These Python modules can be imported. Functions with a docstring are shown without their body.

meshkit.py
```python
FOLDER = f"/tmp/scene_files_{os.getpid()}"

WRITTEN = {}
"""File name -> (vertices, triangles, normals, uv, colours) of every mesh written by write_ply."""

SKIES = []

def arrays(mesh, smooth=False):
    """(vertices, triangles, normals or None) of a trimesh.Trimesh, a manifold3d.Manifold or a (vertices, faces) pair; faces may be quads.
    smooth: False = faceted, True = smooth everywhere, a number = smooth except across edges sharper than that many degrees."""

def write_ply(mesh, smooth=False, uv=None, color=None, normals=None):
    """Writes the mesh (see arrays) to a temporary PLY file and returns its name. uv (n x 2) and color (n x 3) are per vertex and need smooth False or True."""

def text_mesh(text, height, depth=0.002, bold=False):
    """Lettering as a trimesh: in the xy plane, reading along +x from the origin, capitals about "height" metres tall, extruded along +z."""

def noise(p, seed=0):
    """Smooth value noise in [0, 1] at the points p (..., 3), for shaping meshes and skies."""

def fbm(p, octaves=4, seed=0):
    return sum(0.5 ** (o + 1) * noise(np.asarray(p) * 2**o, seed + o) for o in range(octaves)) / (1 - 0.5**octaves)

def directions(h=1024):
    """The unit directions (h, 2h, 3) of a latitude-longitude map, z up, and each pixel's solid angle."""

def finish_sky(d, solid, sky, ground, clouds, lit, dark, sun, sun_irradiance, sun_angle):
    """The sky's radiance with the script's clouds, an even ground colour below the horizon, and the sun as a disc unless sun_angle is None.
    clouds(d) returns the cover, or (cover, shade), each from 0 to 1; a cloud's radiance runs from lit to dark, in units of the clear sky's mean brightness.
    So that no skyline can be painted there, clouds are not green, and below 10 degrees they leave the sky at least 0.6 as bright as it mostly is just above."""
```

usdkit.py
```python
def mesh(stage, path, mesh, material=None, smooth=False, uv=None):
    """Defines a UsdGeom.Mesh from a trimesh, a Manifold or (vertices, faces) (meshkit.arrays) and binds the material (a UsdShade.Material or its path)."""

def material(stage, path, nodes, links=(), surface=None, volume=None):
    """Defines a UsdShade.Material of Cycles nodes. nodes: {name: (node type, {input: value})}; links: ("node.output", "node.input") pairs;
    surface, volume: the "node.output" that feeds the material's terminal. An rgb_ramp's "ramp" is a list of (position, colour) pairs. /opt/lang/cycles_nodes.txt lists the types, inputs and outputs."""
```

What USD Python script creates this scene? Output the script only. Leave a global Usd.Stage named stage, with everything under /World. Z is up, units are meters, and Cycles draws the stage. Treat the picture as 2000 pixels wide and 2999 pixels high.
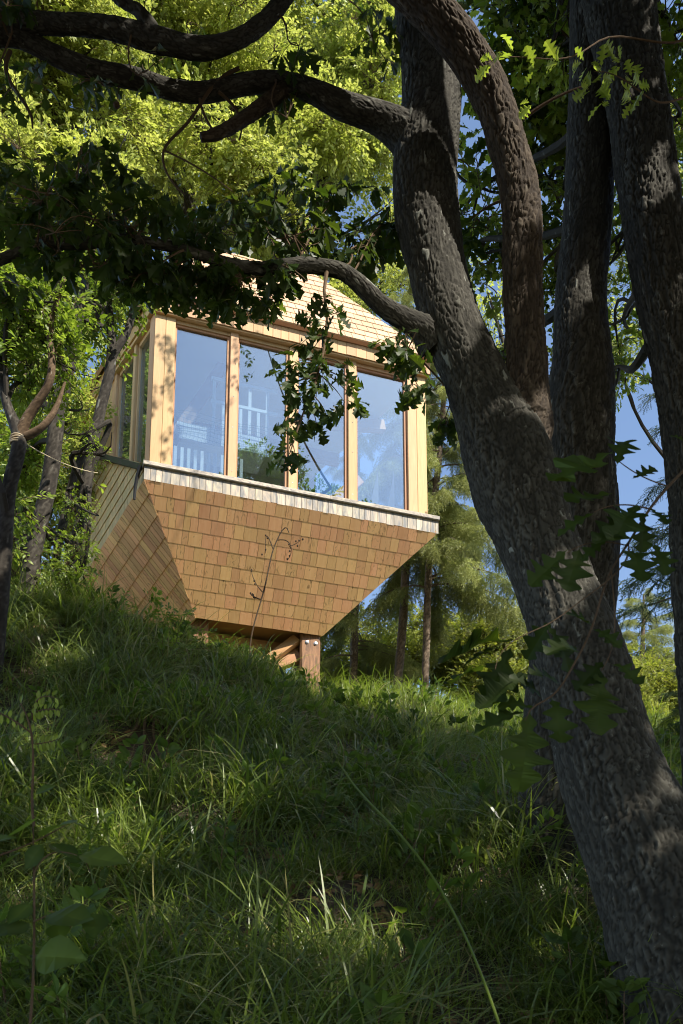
import math, random
import numpy as np
import trimesh, usdkit, meshkit
from scipy.interpolate import CubicSpline, PchipInterpolator
from scipy.spatial import cKDTree
from scipy.spatial.transform import Rotation
import shapely
from shapely.geometry import Polygon, box as sbox
from pxr import Usd, UsdGeom, UsdLux, UsdShade, Sdf, Gf, Vt

stage = Usd.Stage.CreateInMemory()
UsdGeom.SetStageUpAxis(stage, 'Z'); UsdGeom.SetStageMetersPerUnit(stage, 1.0)
UsdGeom.Xform.Define(stage, '/World'); UsdGeom.Scope.Define(stage, '/World/Looks')

# ------------------------------------------------------------------ camera (a shift lens, pitched up 10.8 degrees; the eye is the origin)
F, PYC, PITCH = 2800.0, 2567.0, math.radians(10.8)
CP, SP = math.cos(PITCH), math.sin(PITCH)
cam = UsdGeom.Camera.Define(stage, '/World/camera')
cam.AddRotateXOp().Set(90 + 10.8)
cam.CreateHorizontalApertureAttr(24.0); cam.CreateVerticalApertureAttr(24.0 * 1024 / 683)
cam.CreateFocalLengthAttr(24.0 * F / 2000)
cam.CreateVerticalApertureOffsetAttr((PYC - 1499.5) / 2000 * 24.0)
cam.CreateFStopAttr(9.0); cam.CreateFocusDistanceAttr(12.0)
cam.CreateClippingRangeAttr(Gf.Vec2f(0.05, 5000))
cam.CreateExposureAttr(0.95)

# ------------------------------------------------------------------ sky and sun
SUN_AZ, SUN_EL = math.radians(47), math.radians(48)          # behind the camera and to the right
SUN = np.array([math.sin(SUN_AZ) * math.cos(SUN_EL), -math.cos(SUN_AZ) * math.cos(SUN_EL), math.sin(SUN_EL)])
sky = UsdLux.DomeLight.Define(stage, '/World/sky')
skym = usdkit.material(stage, '/World/Looks/sky_look', {
    's': ('sky_texture', {'sky_type': 'single_scattering', 'sun_disc': False, 'sun_elevation': SUN_EL, 'sun_rotation': math.atan2(SUN[0], SUN[1]), 'altitude': 200.0, 'air_density': 1.0, 'aerosol_density': 0.8, 'ozone_density': 1.0}),
    'b': ('background_shader', {'strength': 0.13})}, [('s.color', 'b.color')], surface='b.background')
UsdShade.MaterialBindingAPI.Apply(sky.GetPrim()).Bind(skym)
sky.GetPrim().SetCustomDataByKey('kind', 'structure'); sky.GetPrim().SetCustomDataByKey('label', 'clear pale blue summer sky showing between the trees')
sun = UsdLux.DistantLight.Define(stage, '/World/sun')
sun.CreateNormalizeAttr(True); sun.CreateIntensityAttr(1.25); sun.CreateAngleAttr(0.5); sun.CreateColorAttr(Gf.Vec3f(1.0, 0.93, 0.82))
_rot = Gf.Rotation(Gf.Vec3d(0, 0, 1), Gf.Vec3d(*SUN))
sun.AddTransformOp().Set(Gf.Matrix4d().SetRotate(_rot))

# ------------------------------------------------------------------ helpers
def ray(px, py):
    v = (PYC - py) / F
    return np.array([(px - 1000) / F, CP - v * SP, SP + v * CP])
def P(px, py, Y):
    r = ray(px, py); return r * (Y / r[1])
def on_plane(px, py, p0, n):
    r = ray(px, py); return r * (np.dot(p0, n) / np.dot(r, n))
def project(p):
    p = np.asarray(p, float); d = p[..., 1] * CP + p[..., 2] * SP; v = -p[..., 1] * SP + p[..., 2] * CP
    return 1000 + F * p[..., 0] / np.where(d > 0.05, d, 0.05), PYC - F * v / np.where(d > 0.05, d, 0.05), d
def unit(v):
    v = np.asarray(v, float); return v / np.maximum(np.linalg.norm(v, axis=-1, keepdims=True), 1e-12)
LOOK = {}
def bind(prim, m):
    UsdShade.MaterialBindingAPI.Apply(prim).Bind(m)
_count = {}
def free(parent, name):
    k = (parent, name); i = _count.get(k, 0); _count[k] = i + 1
    return f'{parent}/{name}' + (f'_{i:03d}' if i else '')
ORIGIN = {}
def tag(prim, label=None, cat=None, group=None, kind=None):
    for k, v in (('label', label), ('category', cat), ('group', group), ('kind', kind)):
        if v: prim.SetCustomDataByKey(k, v)
def thing(name, label, cat, loc=(0, 0, 0), group=None, kind=None):
    path = free('/World', name); x = UsdGeom.Xform.Define(stage, path)
    x.AddTranslateOp().Set(Gf.Vec3d(*map(float, loc))); ORIGIN[path] = np.asarray(loc, float)
    tag(x.GetPrim(), label, cat, group, kind); return path
def write_mesh(path, v, f, mat, n=None, uv=None, tone=None):
    m = UsdGeom.Mesh.Define(stage, path)
    m.CreatePointsAttr(Vt.Vec3fArray.FromNumpy(np.ascontiguousarray(v, np.float32)))
    f = np.asarray(f)
    m.CreateFaceVertexCountsAttr(Vt.IntArray.FromNumpy(np.full(len(f), f.shape[1], np.int32)))
    m.CreateFaceVertexIndicesAttr(Vt.IntArray.FromNumpy(np.ascontiguousarray(f, np.int32).ravel()))
    m.CreateSubdivisionSchemeAttr('none')
    if n is not None:
        m.CreateNormalsAttr(Vt.Vec3fArray.FromNumpy(np.ascontiguousarray(n, np.float32))); m.SetNormalsInterpolation('vertex')
    api = UsdGeom.PrimvarsAPI(m)
    if uv is not None:
        api.CreatePrimvar('st', Sdf.ValueTypeNames.TexCoord2fArray, 'vertex').Set(Vt.Vec2fArray.FromNumpy(np.ascontiguousarray(uv, np.float32)))
    if tone is not None:
        api.CreatePrimvar('tone', Sdf.ValueTypeNames.FloatArray, 'vertex').Set(Vt.FloatArray.FromNumpy(np.ascontiguousarray(tone, np.float32)))
    if mat: bind(m.GetPrim(), LOOK[mat] if isinstance(mat, str) else mat)
    return m.GetPrim()
def part(parent, name, v, f, mat, n=None, uv=None, tone=None, label=None, kind=None):
    path = free(parent, name); root = '/'.join(parent.split('/')[:3])
    pr = write_mesh(path, np.asarray(v, float) - ORIGIN.get(root, np.zeros(3)), f, mat, n, uv, tone)
    tag(pr, label, kind=kind); return path
def normals(v, f):
    v = np.asarray(v, float); n = np.zeros_like(v); f = np.asarray(f)
    tris = f if f.shape[1] == 3 else np.vstack([f[:, [0, 1, 2]], f[:, [0, 2, 3]]])
    c = np.cross(v[tris[:, 1]] - v[tris[:, 0]], v[tris[:, 2]] - v[tris[:, 0]])
    for k in range(3): np.add.at(n, tris[:, k], c)
    return unit(n)

class Pile:
    """collects shapes for one mesh"""
    def __init__(self): self.v, self.f, self.uv, self.n = [], [], [], 0
    def add(self, v, f, uv=None):
        v = np.asarray(v, float); f = np.asarray(f, int)
        if f.shape[1] == 4: f = np.vstack([f[:, [0, 1, 2]], f[:, [0, 2, 3]]])
        self.v.append(v); self.f.append(f + self.n); self.n += len(v)
        self.uv.append(np.zeros((len(v), 2)) if uv is None else uv)
        return self
    def get(self): return np.vstack(self.v), np.vstack(self.f), np.vstack(self.uv)

def prism(poly, base, u, v, n, z0, ztop, uv0=(0, 0)):
    """convex 2-D ring in the frame (base; u, v), extruded from z0 to ztop(point) along n; flat-shaded, uv in metres (v along the grain)"""
    ring = np.asarray(poly, float); k = len(ring)
    zt = np.array([ztop(q) for q in ring]) if callable(ztop) else np.full(k, ztop)
    lo = base + ring[:, :1] * u + ring[:, 1:] * v + z0 * n
    hi = base + ring[:, :1] * u + ring[:, 1:] * v + zt[:, None] * n
    V, Fc, UV = [], [], []
    def face(pts, uvs):
        b = len(V); V.extend(pts); UV.extend(uvs)
        for i in range(1, len(pts) - 1): Fc.append((b, b + i, b + i + 1))
    r = ring - np.asarray(uv0)
    face(list(hi), list(r)); face(list(lo[::-1]), list(r[::-1]))
    for i in range(k):
        j = (i + 1) % k
        face([lo[i], lo[j], hi[j], hi[i]], [r[i], r[j], r[j] + [.013, 0], r[i] + [.013, 0]])
    return np.array(V), np.array(Fc), np.array(UV)
def boxm(base, u, v, n, ulo, uhi, vlo, vhi, nlo, nhi, ch=0.004):
    """box in a frame with chamfered long edges; grain runs along v"""
    ch = min(ch, (uhi - ulo) * .3, (vhi - vlo) * .3, abs(nhi - nlo) * .3)
    ring = [(ulo + ch, nlo), (uhi - ch, nlo), (uhi, nlo + ch), (uhi, nhi - ch), (uhi - ch, nhi), (ulo + ch, nhi), (ulo, nhi - ch), (ulo, nlo + ch)]
    V, Fc, UV = [], [], []
    acc = 0
    for i in range(8):
        a, b = ring[i], ring[(i + 1) % 8]; w = math.hypot(b[0] - a[0], b[1] - a[1]); k = len(V)
        for (q, vv, uu) in ((a, vlo, acc), (b, vlo, acc + w), (b, vhi, acc + w), (a, vhi, acc)):
            V.append(base + q[0] * u + vv * v + q[1] * n); UV.append((uu, vv))
        Fc += [(k, k + 2, k + 1), (k, k + 3, k + 2)]; acc += w
    for vv, order in ((vlo, 1), (vhi, -1)):
        k = len(V)
        for q in ring[::order]: V.append(base + q[0] * u + vv * v + q[1] * n); UV.append((q[0], q[1] * .2))
        for i in range(1, 7): Fc.append((k, k + i, k + i + 1))
    V = np.array(V); Fc = np.array(Fc)
    m = trimesh.Trimesh(V, Fc, process=False)
    if m.volume < 0 or np.dot(np.cross(u, v), n) > 0: pass
    c = V.mean(0); fc = V[Fc].mean(1) - c; nn = np.cross(V[Fc[:, 1]] - V[Fc[:, 0]], V[Fc[:, 2]] - V[Fc[:, 0]])
    bad = (fc * nn).sum(1) < 0; Fc[bad] = Fc[bad][:, [0, 2, 1]]
    return V, Fc, np.array(UV)
def bar(a, b, w, h, up=(0, 0, 1), ch=0.004):
    """a beam from a to b, w wide and h high"""
    a, b = np.asarray(a, float), np.asarray(b, float); v = unit(b - a); u = unit(np.cross(v, up)); n = np.cross(u, v)
    return boxm(a, u, v, n, -w / 2, w / 2, 0, np.linalg.norm(b - a), -h / 2, h / 2, ch)

def spline(pts, k):
    pts = np.asarray(pts, float); t = np.r_[0, np.cumsum(np.linalg.norm(np.diff(pts[:, :3], axis=0), axis=1) + 1e-6)]
    s = np.linspace(0, t[-1], k)
    if len(pts) == 2: return np.stack([np.interp(s, t, pts[:, i]) for i in range(pts.shape[1])], 1)
    return np.stack([PchipInterpolator(t, pts[:, i])(s) if i == 3 else CubicSpline(t, pts[:, i])(s) for i in range(pts.shape[1])], 1)
def frames(c):
    t = unit(np.gradient(c, axis=0)); ref = np.array([0.3, 1, 0.1]) if abs(t[0][1]) < .8 else np.array([1, 0, .2])
    a = np.zeros_like(c); a[0] = unit(np.cross(t[0], ref))
    for i in range(1, len(c)):
        q = a[i - 1] - t[i] * np.dot(a[i - 1], t[i]); a[i] = unit(q)
    return t, a, np.cross(t, a)
def tube(pts, seg=8, k=None, cap=True):
    """pts: (x, y, z, radius) -> plain tapered tube"""
    pts = np.asarray(pts, float); k = k or max(2, len(pts) * 3)
    s = spline(pts, k); c, r = s[:, :3], np.maximum(s[:, 3], .0008); t, a, b = frames(c)
    th = np.arange(seg) * 2 * np.pi / seg
    v = (c[:, None] + r[:, None, None] * (np.cos(th)[None, :, None] * a[:, None] + np.sin(th)[None, :, None] * b[:, None])).reshape(-1, 3)
    i, j = np.meshgrid(np.arange(k - 1), np.arange(seg), indexing='ij'); j2 = (j + 1) % seg
    f = np.stack([i * seg + j, i * seg + j2, (i + 1) * seg + j2, (i + 1) * seg + j], -1).reshape(-1, 4)
    f = np.vstack([f[:, [0, 1, 2]], f[:, [0, 2, 3]]])
    if cap:
        m = len(v); v = np.vstack([v, c[0], c[-1]])
        jj = np.arange(seg); e = (k - 1) * seg
        f = np.vstack([f, np.stack([np.full(seg, m), (jj + 1) % seg, jj], 1), np.stack([np.full(seg, m + 1), e + jj, e + (jj + 1) % seg], 1)])
    return v, f
def bark_tube(pts, step=0.02, depth=0.012, cell=0.05, seed=0, lump=0.03, stretch=0.42):
    """a limb with real bark plates: cell fissures and lumps pushed into the surface"""
    rng = np.random.default_rng(seed); pts = np.asarray(pts, float)
    ln = np.linalg.norm(np.diff(pts[:, :3], axis=0), axis=1).sum(); k = int(max(8, ln / step)); rm = pts[:, 3].max()
    seg = int(np.clip(2 * math.pi * rm / step, 12, 200))
    s = spline(pts, k); c, r = s[:, :3], np.maximum(s[:, 3], .003); t, a, b = frames(c)
    th = np.arange(seg) * 2 * np.pi / seg; R = float(r.mean())
    arc = np.linspace(0, ln, k)
    q = np.stack([np.cos(th)[None] * r[:, None], np.sin(th)[None] * r[:, None], np.broadcast_to(arc[:, None] * stretch, (k, seg))], -1).reshape(-1, 3)
    lo, hi = q.min(0) - cell, q.max(0) + cell
    vol_pts = rng.uniform(lo, hi, (int(min(600000, np.prod(hi - lo) / cell ** 3 * 1.35)) + 8, 3))
    rad = np.hypot(vol_pts[:, 0], vol_pts[:, 1]); vol_pts = vol_pts[np.abs(rad - np.interp(vol_pts[:, 2], arc * stretch, r)) < cell * 1.6]
    qq = q + (meshkit.fbm(q / (cell * 1.4), 3, seed)[:, None] - .5) * np.array([1, 1, -1]) * cell * 1.6 + (meshkit.fbm(q / (cell * .8) + 9, 2, seed + 3)[:, None] - .5) * np.array([1, -1, .8]) * cell * 1.1
    dd, ii = cKDTree(vol_pts).query(qq, k=2)
    edge = np.clip((dd[:, 1] - dd[:, 0]) / cell, 0, 1)
    pv = rng.uniform(.62, 1.05, len(vol_pts)); pale = rng.random(len(vol_pts)) < .012; plate = pv[ii[:, 0]]; fleck = pale[ii[:, 0]]
    open_ = .75 + .5 * (meshkit.fbm(q / (cell * 5) + 4, 2, seed + 30) - .5)
    crack = np.clip((edge + (meshkit.fbm(q / (cell * .35), 2, seed + 31) - .5) * .16) / (.22 * open_), 0, 1)
    furrow = np.clip(np.abs(meshkit.fbm(q * [1, 1, .30] / (cell * 1.5) + [3.1, 7.7, seed], 3, seed + 21) - .5) / .055, 0, 1); crack = np.minimum(crack, .18 + .82 * furrow)
    h = (crack * (.70 + .6 * (plate - .75)) - .5) * depth + (meshkit.fbm(q / .013, 2, seed + 5) - .5) * depth * .40
    world = (c[:, None] + r[:, None, None] * (np.cos(th)[None, :, None] * a[:, None] + np.sin(th)[None, :, None] * b[:, None])).reshape(-1, 3)
    h = h * np.clip(np.repeat(r, seg) / (rm * .75), .3, 1) + (meshkit.fbm(world / .22, 3, seed + 11) - .5) * 2 * lump * np.repeat(r / rm, seg)
    rad = (np.cos(th)[None, :, None] * a[:, None] + np.sin(th)[None, :, None] * b[:, None]).reshape(-1, 3)
    v = world + rad * h[:, None]
    i, j = np.meshgrid(np.arange(k - 1), np.arange(seg), indexing='ij'); j2 = (j + 1) % seg
    f = np.stack([i * seg + j, i * seg + j2, (i + 1) * seg + j2, (i + 1) * seg + j], -1).reshape(-1, 4)
    f = np.vstack([f[:, [0, 1, 2]], f[:, [0, 2, 3]]])
    m = len(v); v = np.vstack([v, c[0], c[-1] + t[-1] * r[-1] * .3]); jj = np.arange(seg); e = (k - 1) * seg
    f = np.vstack([f, np.stack([np.full(seg, m), (jj + 1) % seg, jj], 1), np.stack([np.full(seg, m + 1), e + jj, e + (jj + 1) % seg], 1)])
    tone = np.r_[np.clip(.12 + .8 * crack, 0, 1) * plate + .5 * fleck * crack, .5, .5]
    return v, f, tone
def upright_w(rows):
    """rows measured across a leaning trunk horizontally -> true width"""
    a = np.array(rows, float); g = np.gradient(a[:, :2], axis=0); k = np.abs(g[:, 1]) / np.hypot(g[:, 0], g[:, 1]); a[:, 3] *= k; return a
def pxpath(rows):
    """rows of (px, py, Y, width in px) -> (x, y, z, radius)"""
    out = []
    for px, py, Y, w in rows:
        p = P(px, py, Y); d = p[1] * CP + p[2] * SP; out.append((*p, w * d / F / 2))
    return np.array(out)

# ------------------------------------------------------------------ materials
def M(name, nodes, links, surface): LOOK[name] = usdkit.material(stage, '/World/Looks/' + name, nodes, links, surface=surface)
def wood(name, dark, light, rough=.62, weather=None, stain=.0, vary=.32, grain=34.0, bump=.25, wsc=(11.0, 5.0)):
    nodes = {'st': ('uvmap', {'attribute': 'st'}), 'oi': ('object_info', {}),
             'w': ('math', {'math_type': 'multiply', 'value2': 91.0}),
             'mp': ('mapping', {'scale': (grain, 2.2, 1)}), 'g': ('noise_texture', {'dimensions': '4D', 'scale': 1.0, 'detail': 5.0, 'roughness': .6, 'distortion': 1.2}),
             'rg': ('rgb_ramp', {'ramp': [(0.25, dark), (0.7, light)]}),
             'mr': ('map_range', {'from_min': 0., 'from_max': 1., 'to_min': 1 - vary, 'to_max': 1 + vary * .55}),
             'h2': ('math', {'math_type': 'multiply', 'value2': 7.31}), 'h3': ('math', {'math_type': 'fraction'}), 'hr': ('map_range', {'to_min': .486, 'to_max': .508}),
             'hs': ('hsv', {'saturation': 1.0}),
             'mp2': ('mapping', {'scale': (*wsc, 1)}), 'g2': ('noise_texture', {'dimensions': '4D', 'scale': 1.0, 'detail': 3.0, 'roughness': .55, 'distortion': 2.2}),
             'b': ('bump', {'strength': bump, 'distance': .004}), 'p': ('principled_bsdf', {'roughness': rough, 'specular_ior_level': .3}),
             'mpk': ('mapping', {'scale': (7.0, 3.2, 1)}), 'vk': ('voronoi_texture', {'dimensions': '4D', 'feature': 'f1', 'scale': 1.0}), 'rk': ('rgb_ramp', {'ramp': [(0.04, (1, 1, 1)), (0.10, (0, 0, 0))]}), 'mk': ('mix_color', {'b': tuple(np.array(dark) * .3)})}
    links = [('oi.random', 'w.value1'), ('st.UV', 'mp.vector'), ('mp.vector', 'g.vector'), ('w.value', 'g.w'), ('g.fac', 'rg.fac'), ('rg.color', 'hs.color'), ('oi.random', 'mr.value'), ('mr.result', 'hs.value'),
             ('oi.random', 'h2.value1'), ('h2.value', 'h3.value1'), ('h3.value', 'hr.value'), ('hr.result', 'hs.hue'), ('st.UV', 'mp2.vector'), ('mp2.vector', 'g2.vector'), ('w.value', 'g2.w'),
             ('g.fac', 'b.height'), ('b.normal', 'p.normal')]
    last = 'hs.color'
    if stain:
        nodes |= {'s1': ('rgb_ramp', {'ramp': [(0.56, (0, 0, 0)), (0.68, (1, 1, 1))]}), 's4': ('math', {'math_type': 'multiply', 'value2': 3.77}), 's5': ('math', {'math_type': 'fraction'}),
                  's2': ('rgb_ramp', {'ramp': [(0.40, (0, 0, 0)), (0.9, (stain, stain, stain))]}), 's3': ('mix_color', {'blend_type': 'multiply', 'fac': 1.0}), 's6': ('mix_color', {'b': tuple(np.array(dark) * .35)})}
        links += [('g2.fac', 's1.fac'), ('oi.random', 's4.value1'), ('s4.value', 's5.value1'), ('s5.value', 's2.fac'), ('s1.color', 's3.a'), ('s2.color', 's3.b'), ('s3.result', 's6.fac'), (last, 's6.a')]
        last = 's6.result'
    if weather:
        nodes |= {'w1': ('rgb_ramp', {'ramp': [(0.38, (0, 0, 0)), (0.62, (1, 1, 1))]}), 'w2': ('mix_color', {'b': weather})}
        links += [('g2.fac', 'w1.fac'), ('w1.color', 'w2.fac'), (last, 'w2.a')]
        last = 'w2.result'
    links += [('st.UV', 'mpk.vector'), ('mpk.vector', 'vk.vector'), ('w.value', 'vk.w'), ('vk.distance', 'rk.fac'), ('rk.color', 'mk.fac'), (last, 'mk.a')]; last = 'mk.result'
    M(name, nodes, links + [(last, 'p.base_color')], 'p.BSDF')
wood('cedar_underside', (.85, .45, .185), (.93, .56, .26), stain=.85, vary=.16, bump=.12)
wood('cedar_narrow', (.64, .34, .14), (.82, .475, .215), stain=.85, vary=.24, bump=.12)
wood('cedar_wall', (.54, .35, .15), (.66, .47, .22), weather=(.42, .34, .17), vary=.22)
wood('cedar_roof', (.46, .30, .17), (.60, .42, .255), vary=.2)
wood('larch_post', (.48, .295, .135), (.59, .385, .19), vary=.1, grain=22.)
wood('larch_fascia', (.45, .27, .12), (.56, .36, .17), vary=.2)
wood('silvered_board', (.46, .385, .27), (.60, .51, .37), weather=(.19, .19, .185), vary=.25, grain=24., wsc=(7., 1.6))
wood('silvered_cap', (.40, .33, .25), (.58, .50, .40), weather=(.22, .20, .18), vary=.1)
wood('mossy_sill', (.04, .034, .022), (.08, .068, .042), rough=.95, weather=(.04, .05, .018), vary=.1)
wood('red_log', (.26, .12, .06), (.40, .21, .11), stain=.9, vary=.1, weather=(.15, .085, .05), wsc=(9., 1.5))
wood('beam', (.34, .17, .075), (.46, .26, .12), vary=.15)
wood('inner_panel', (.52, .47, .40), (.60, .55, .47), vary=.08)
wood('pale_rail', (.58, .53, .44), (.72, .67, .58), vary=.1)
def plain(name, col, rough=.5, metal=0., **k): M(name, {'p': ('principled_bsdf', {'base_color': col, 'roughness': rough, 'metallic': metal, **k})}, [], 'p.BSDF')
plain('black_flashing', (.015, .015, .016), .6); plain('steel', (.55, .55, .56), .35, 1.0); plain('net_cord', (.16, .16, .15), .8); plain('rope', (.42, .34, .22), .9); plain('gasket', (.03, .022, .015), .5)
M('window_glass', {'t': ('transparent_bsdf', {'color': (.78, .87, .92)}), 'g': ('glossy_bsdf', {'color': (.66, .83, 1.0), 'roughness': 0.0}), 'f': ('layer_weight', {'blend': .5}), 'q': ('math', {'math_type': 'power', 'value2': 3.0}), 'r': ('map_range', {'to_min': .19, 'to_max': .95}), 'm': ('mix_closure', {})},
  [('f.facing', 'q.value1'), ('q.value', 'r.value'), ('r.result', 'm.fac'), ('t.BSDF', 'm.closure1'), ('g.BSDF', 'm.closure2')], 'm.closure')
def leafmat(name, ramp, trans, tmix=.42, rough=.45, spec=.45, jitter=.25):
    """tone (per leaf) picks the colour; transmitted light is yellower"""
    M(name, {'a': ('attribute', {'attribute': 'tone'}), 'r': ('rgb_ramp', {'ramp': ramp}), 'oi': ('object_info', {}), 'mr': ('map_range', {'to_min': 1 - jitter, 'to_max': 1 + jitter}), 'h': ('hsv', {}), 'h2': ('hsv', {}),
             't2': ('rgb_ramp', {'ramp': trans}), 'p': ('principled_bsdf', {'roughness': rough, 'specular_ior_level': spec}), 't': ('translucent_bsdf', {}), 'm': ('mix_closure', {'fac': tmix})},
      [('a.fac', 'r.fac'), ('a.fac', 't2.fac'), ('oi.random', 'mr.value'), ('mr.result', 'h.value'), ('mr.result', 'h2.value'), ('r.color', 'h.color'), ('t2.color', 'h2.color'), ('h.color', 'p.base_color'), ('h2.color', 't.color'), ('p.BSDF', 'm.closure1'), ('t.BSDF', 'm.closure2')], 'm.closure')
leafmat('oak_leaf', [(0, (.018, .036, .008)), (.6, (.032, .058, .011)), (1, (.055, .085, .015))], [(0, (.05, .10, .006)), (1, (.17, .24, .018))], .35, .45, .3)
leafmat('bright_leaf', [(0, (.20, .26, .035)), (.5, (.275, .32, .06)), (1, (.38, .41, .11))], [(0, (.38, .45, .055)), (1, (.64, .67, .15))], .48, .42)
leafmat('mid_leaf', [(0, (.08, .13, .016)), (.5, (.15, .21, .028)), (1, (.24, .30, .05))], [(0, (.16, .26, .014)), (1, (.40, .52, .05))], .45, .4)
leafmat('shrub_leaf', [(0, (.10, .14, .02)), (1, (.26, .27, .04))], [(0, (.2, .26, .02)), (1, (.42, .44, .06))], .45, .5)
leafmat('needle', [(0, (.16, .19, .05)), (.6, (.29, .32, .10)), (1, (.44, .45, .18))], [(0, (.22, .27, .05)), (1, (.46, .48, .12))], .38, .5)
leafmat('dark_needle', [(0, (.02, .05, .022)), (1, (.06, .11, .045))], [(0, (.04, .08, .02)), (1, (.1, .16, .04))], .2, .5)
leafmat('grass_blade', [(0, (.052, .080, .012)), (.5, (.115, .155, .024)), (.86, (.18, .235, .05)), (.93, (.22, .21, .07)), (1, (.34, .28, .13))], [(0, (.12, .20, .014)), (.86, (.34, .45, .05)), (1, (.3, .28, .1))], .42, .34, .45)
leafmat('herb_leaf', [(0, (.026, .052, .010)), (1, (.07, .11, .022))], [(0, (.08, .15, .010)), (1, (.24, .36, .03))], .38, .5, .2)
leafmat('sapling_leaf', [(0, (.03, .06, .012)), (1, (.11, .16, .035))], [(0, (.09, .17, .012)), (1, (.30, .42, .04))], .45, .5, .25)
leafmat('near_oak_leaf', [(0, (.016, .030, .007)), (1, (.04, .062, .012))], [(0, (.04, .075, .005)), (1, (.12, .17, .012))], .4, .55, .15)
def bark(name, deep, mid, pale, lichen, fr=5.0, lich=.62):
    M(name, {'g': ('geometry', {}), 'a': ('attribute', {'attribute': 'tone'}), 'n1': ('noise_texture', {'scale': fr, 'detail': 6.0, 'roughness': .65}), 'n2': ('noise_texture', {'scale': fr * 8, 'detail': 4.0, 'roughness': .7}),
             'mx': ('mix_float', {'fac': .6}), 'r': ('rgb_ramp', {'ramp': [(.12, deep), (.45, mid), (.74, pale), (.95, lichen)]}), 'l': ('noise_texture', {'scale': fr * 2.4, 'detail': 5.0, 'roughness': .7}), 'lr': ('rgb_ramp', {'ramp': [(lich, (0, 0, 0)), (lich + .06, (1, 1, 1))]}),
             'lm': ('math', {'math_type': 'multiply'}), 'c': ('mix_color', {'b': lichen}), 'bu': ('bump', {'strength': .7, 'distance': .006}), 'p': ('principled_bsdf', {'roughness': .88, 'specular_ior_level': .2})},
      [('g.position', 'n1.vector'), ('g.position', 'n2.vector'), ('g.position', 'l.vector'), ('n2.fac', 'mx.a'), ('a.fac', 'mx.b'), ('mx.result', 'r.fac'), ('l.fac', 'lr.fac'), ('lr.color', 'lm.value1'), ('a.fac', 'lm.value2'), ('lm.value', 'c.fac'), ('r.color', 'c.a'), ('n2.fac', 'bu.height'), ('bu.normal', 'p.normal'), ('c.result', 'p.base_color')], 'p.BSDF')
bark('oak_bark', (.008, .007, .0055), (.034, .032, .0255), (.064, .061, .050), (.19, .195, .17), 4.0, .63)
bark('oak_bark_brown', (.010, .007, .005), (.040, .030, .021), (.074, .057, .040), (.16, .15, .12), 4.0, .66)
bark('thin_bark', (.012, .010, .008), (.034, .029, .023), (.07, .062, .05), (.19, .19, .165), 9.0, .66)
bark('twig_bark', (.04, .025, .015), (.09, .06, .035), (.15, .10, .06), (.2, .18, .14), 14.0, .75)
bark('conifer_bark', (.03, .035, .025), (.13, .095, .065), (.22, .17, .12), (.3, .28, .24), 9.0, .66)
M('soil', {'g': ('geometry', {}), 'n': ('noise_texture', {'scale': 3.0, 'detail': 8.0, 'roughness': .7}), 'r': ('rgb_ramp', {'ramp': [(.3, (.028, .02, .012)), (.55, (.065, .046, .028)), (.75, (.13, .09, .055))]}), 'n2': ('noise_texture', {'scale': 55.0, 'detail': 4.0}), 'b': ('bump', {'strength': .9, 'distance': .03}), 'p': ('principled_bsdf', {'roughness': .95})},
  [('g.position', 'n.vector'), ('g.position', 'n2.vector'), ('n.fac', 'r.fac'), ('r.color', 'p.base_color'), ('n2.fac', 'b.height'), ('b.normal', 'p.normal')], 'p.BSDF')

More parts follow.
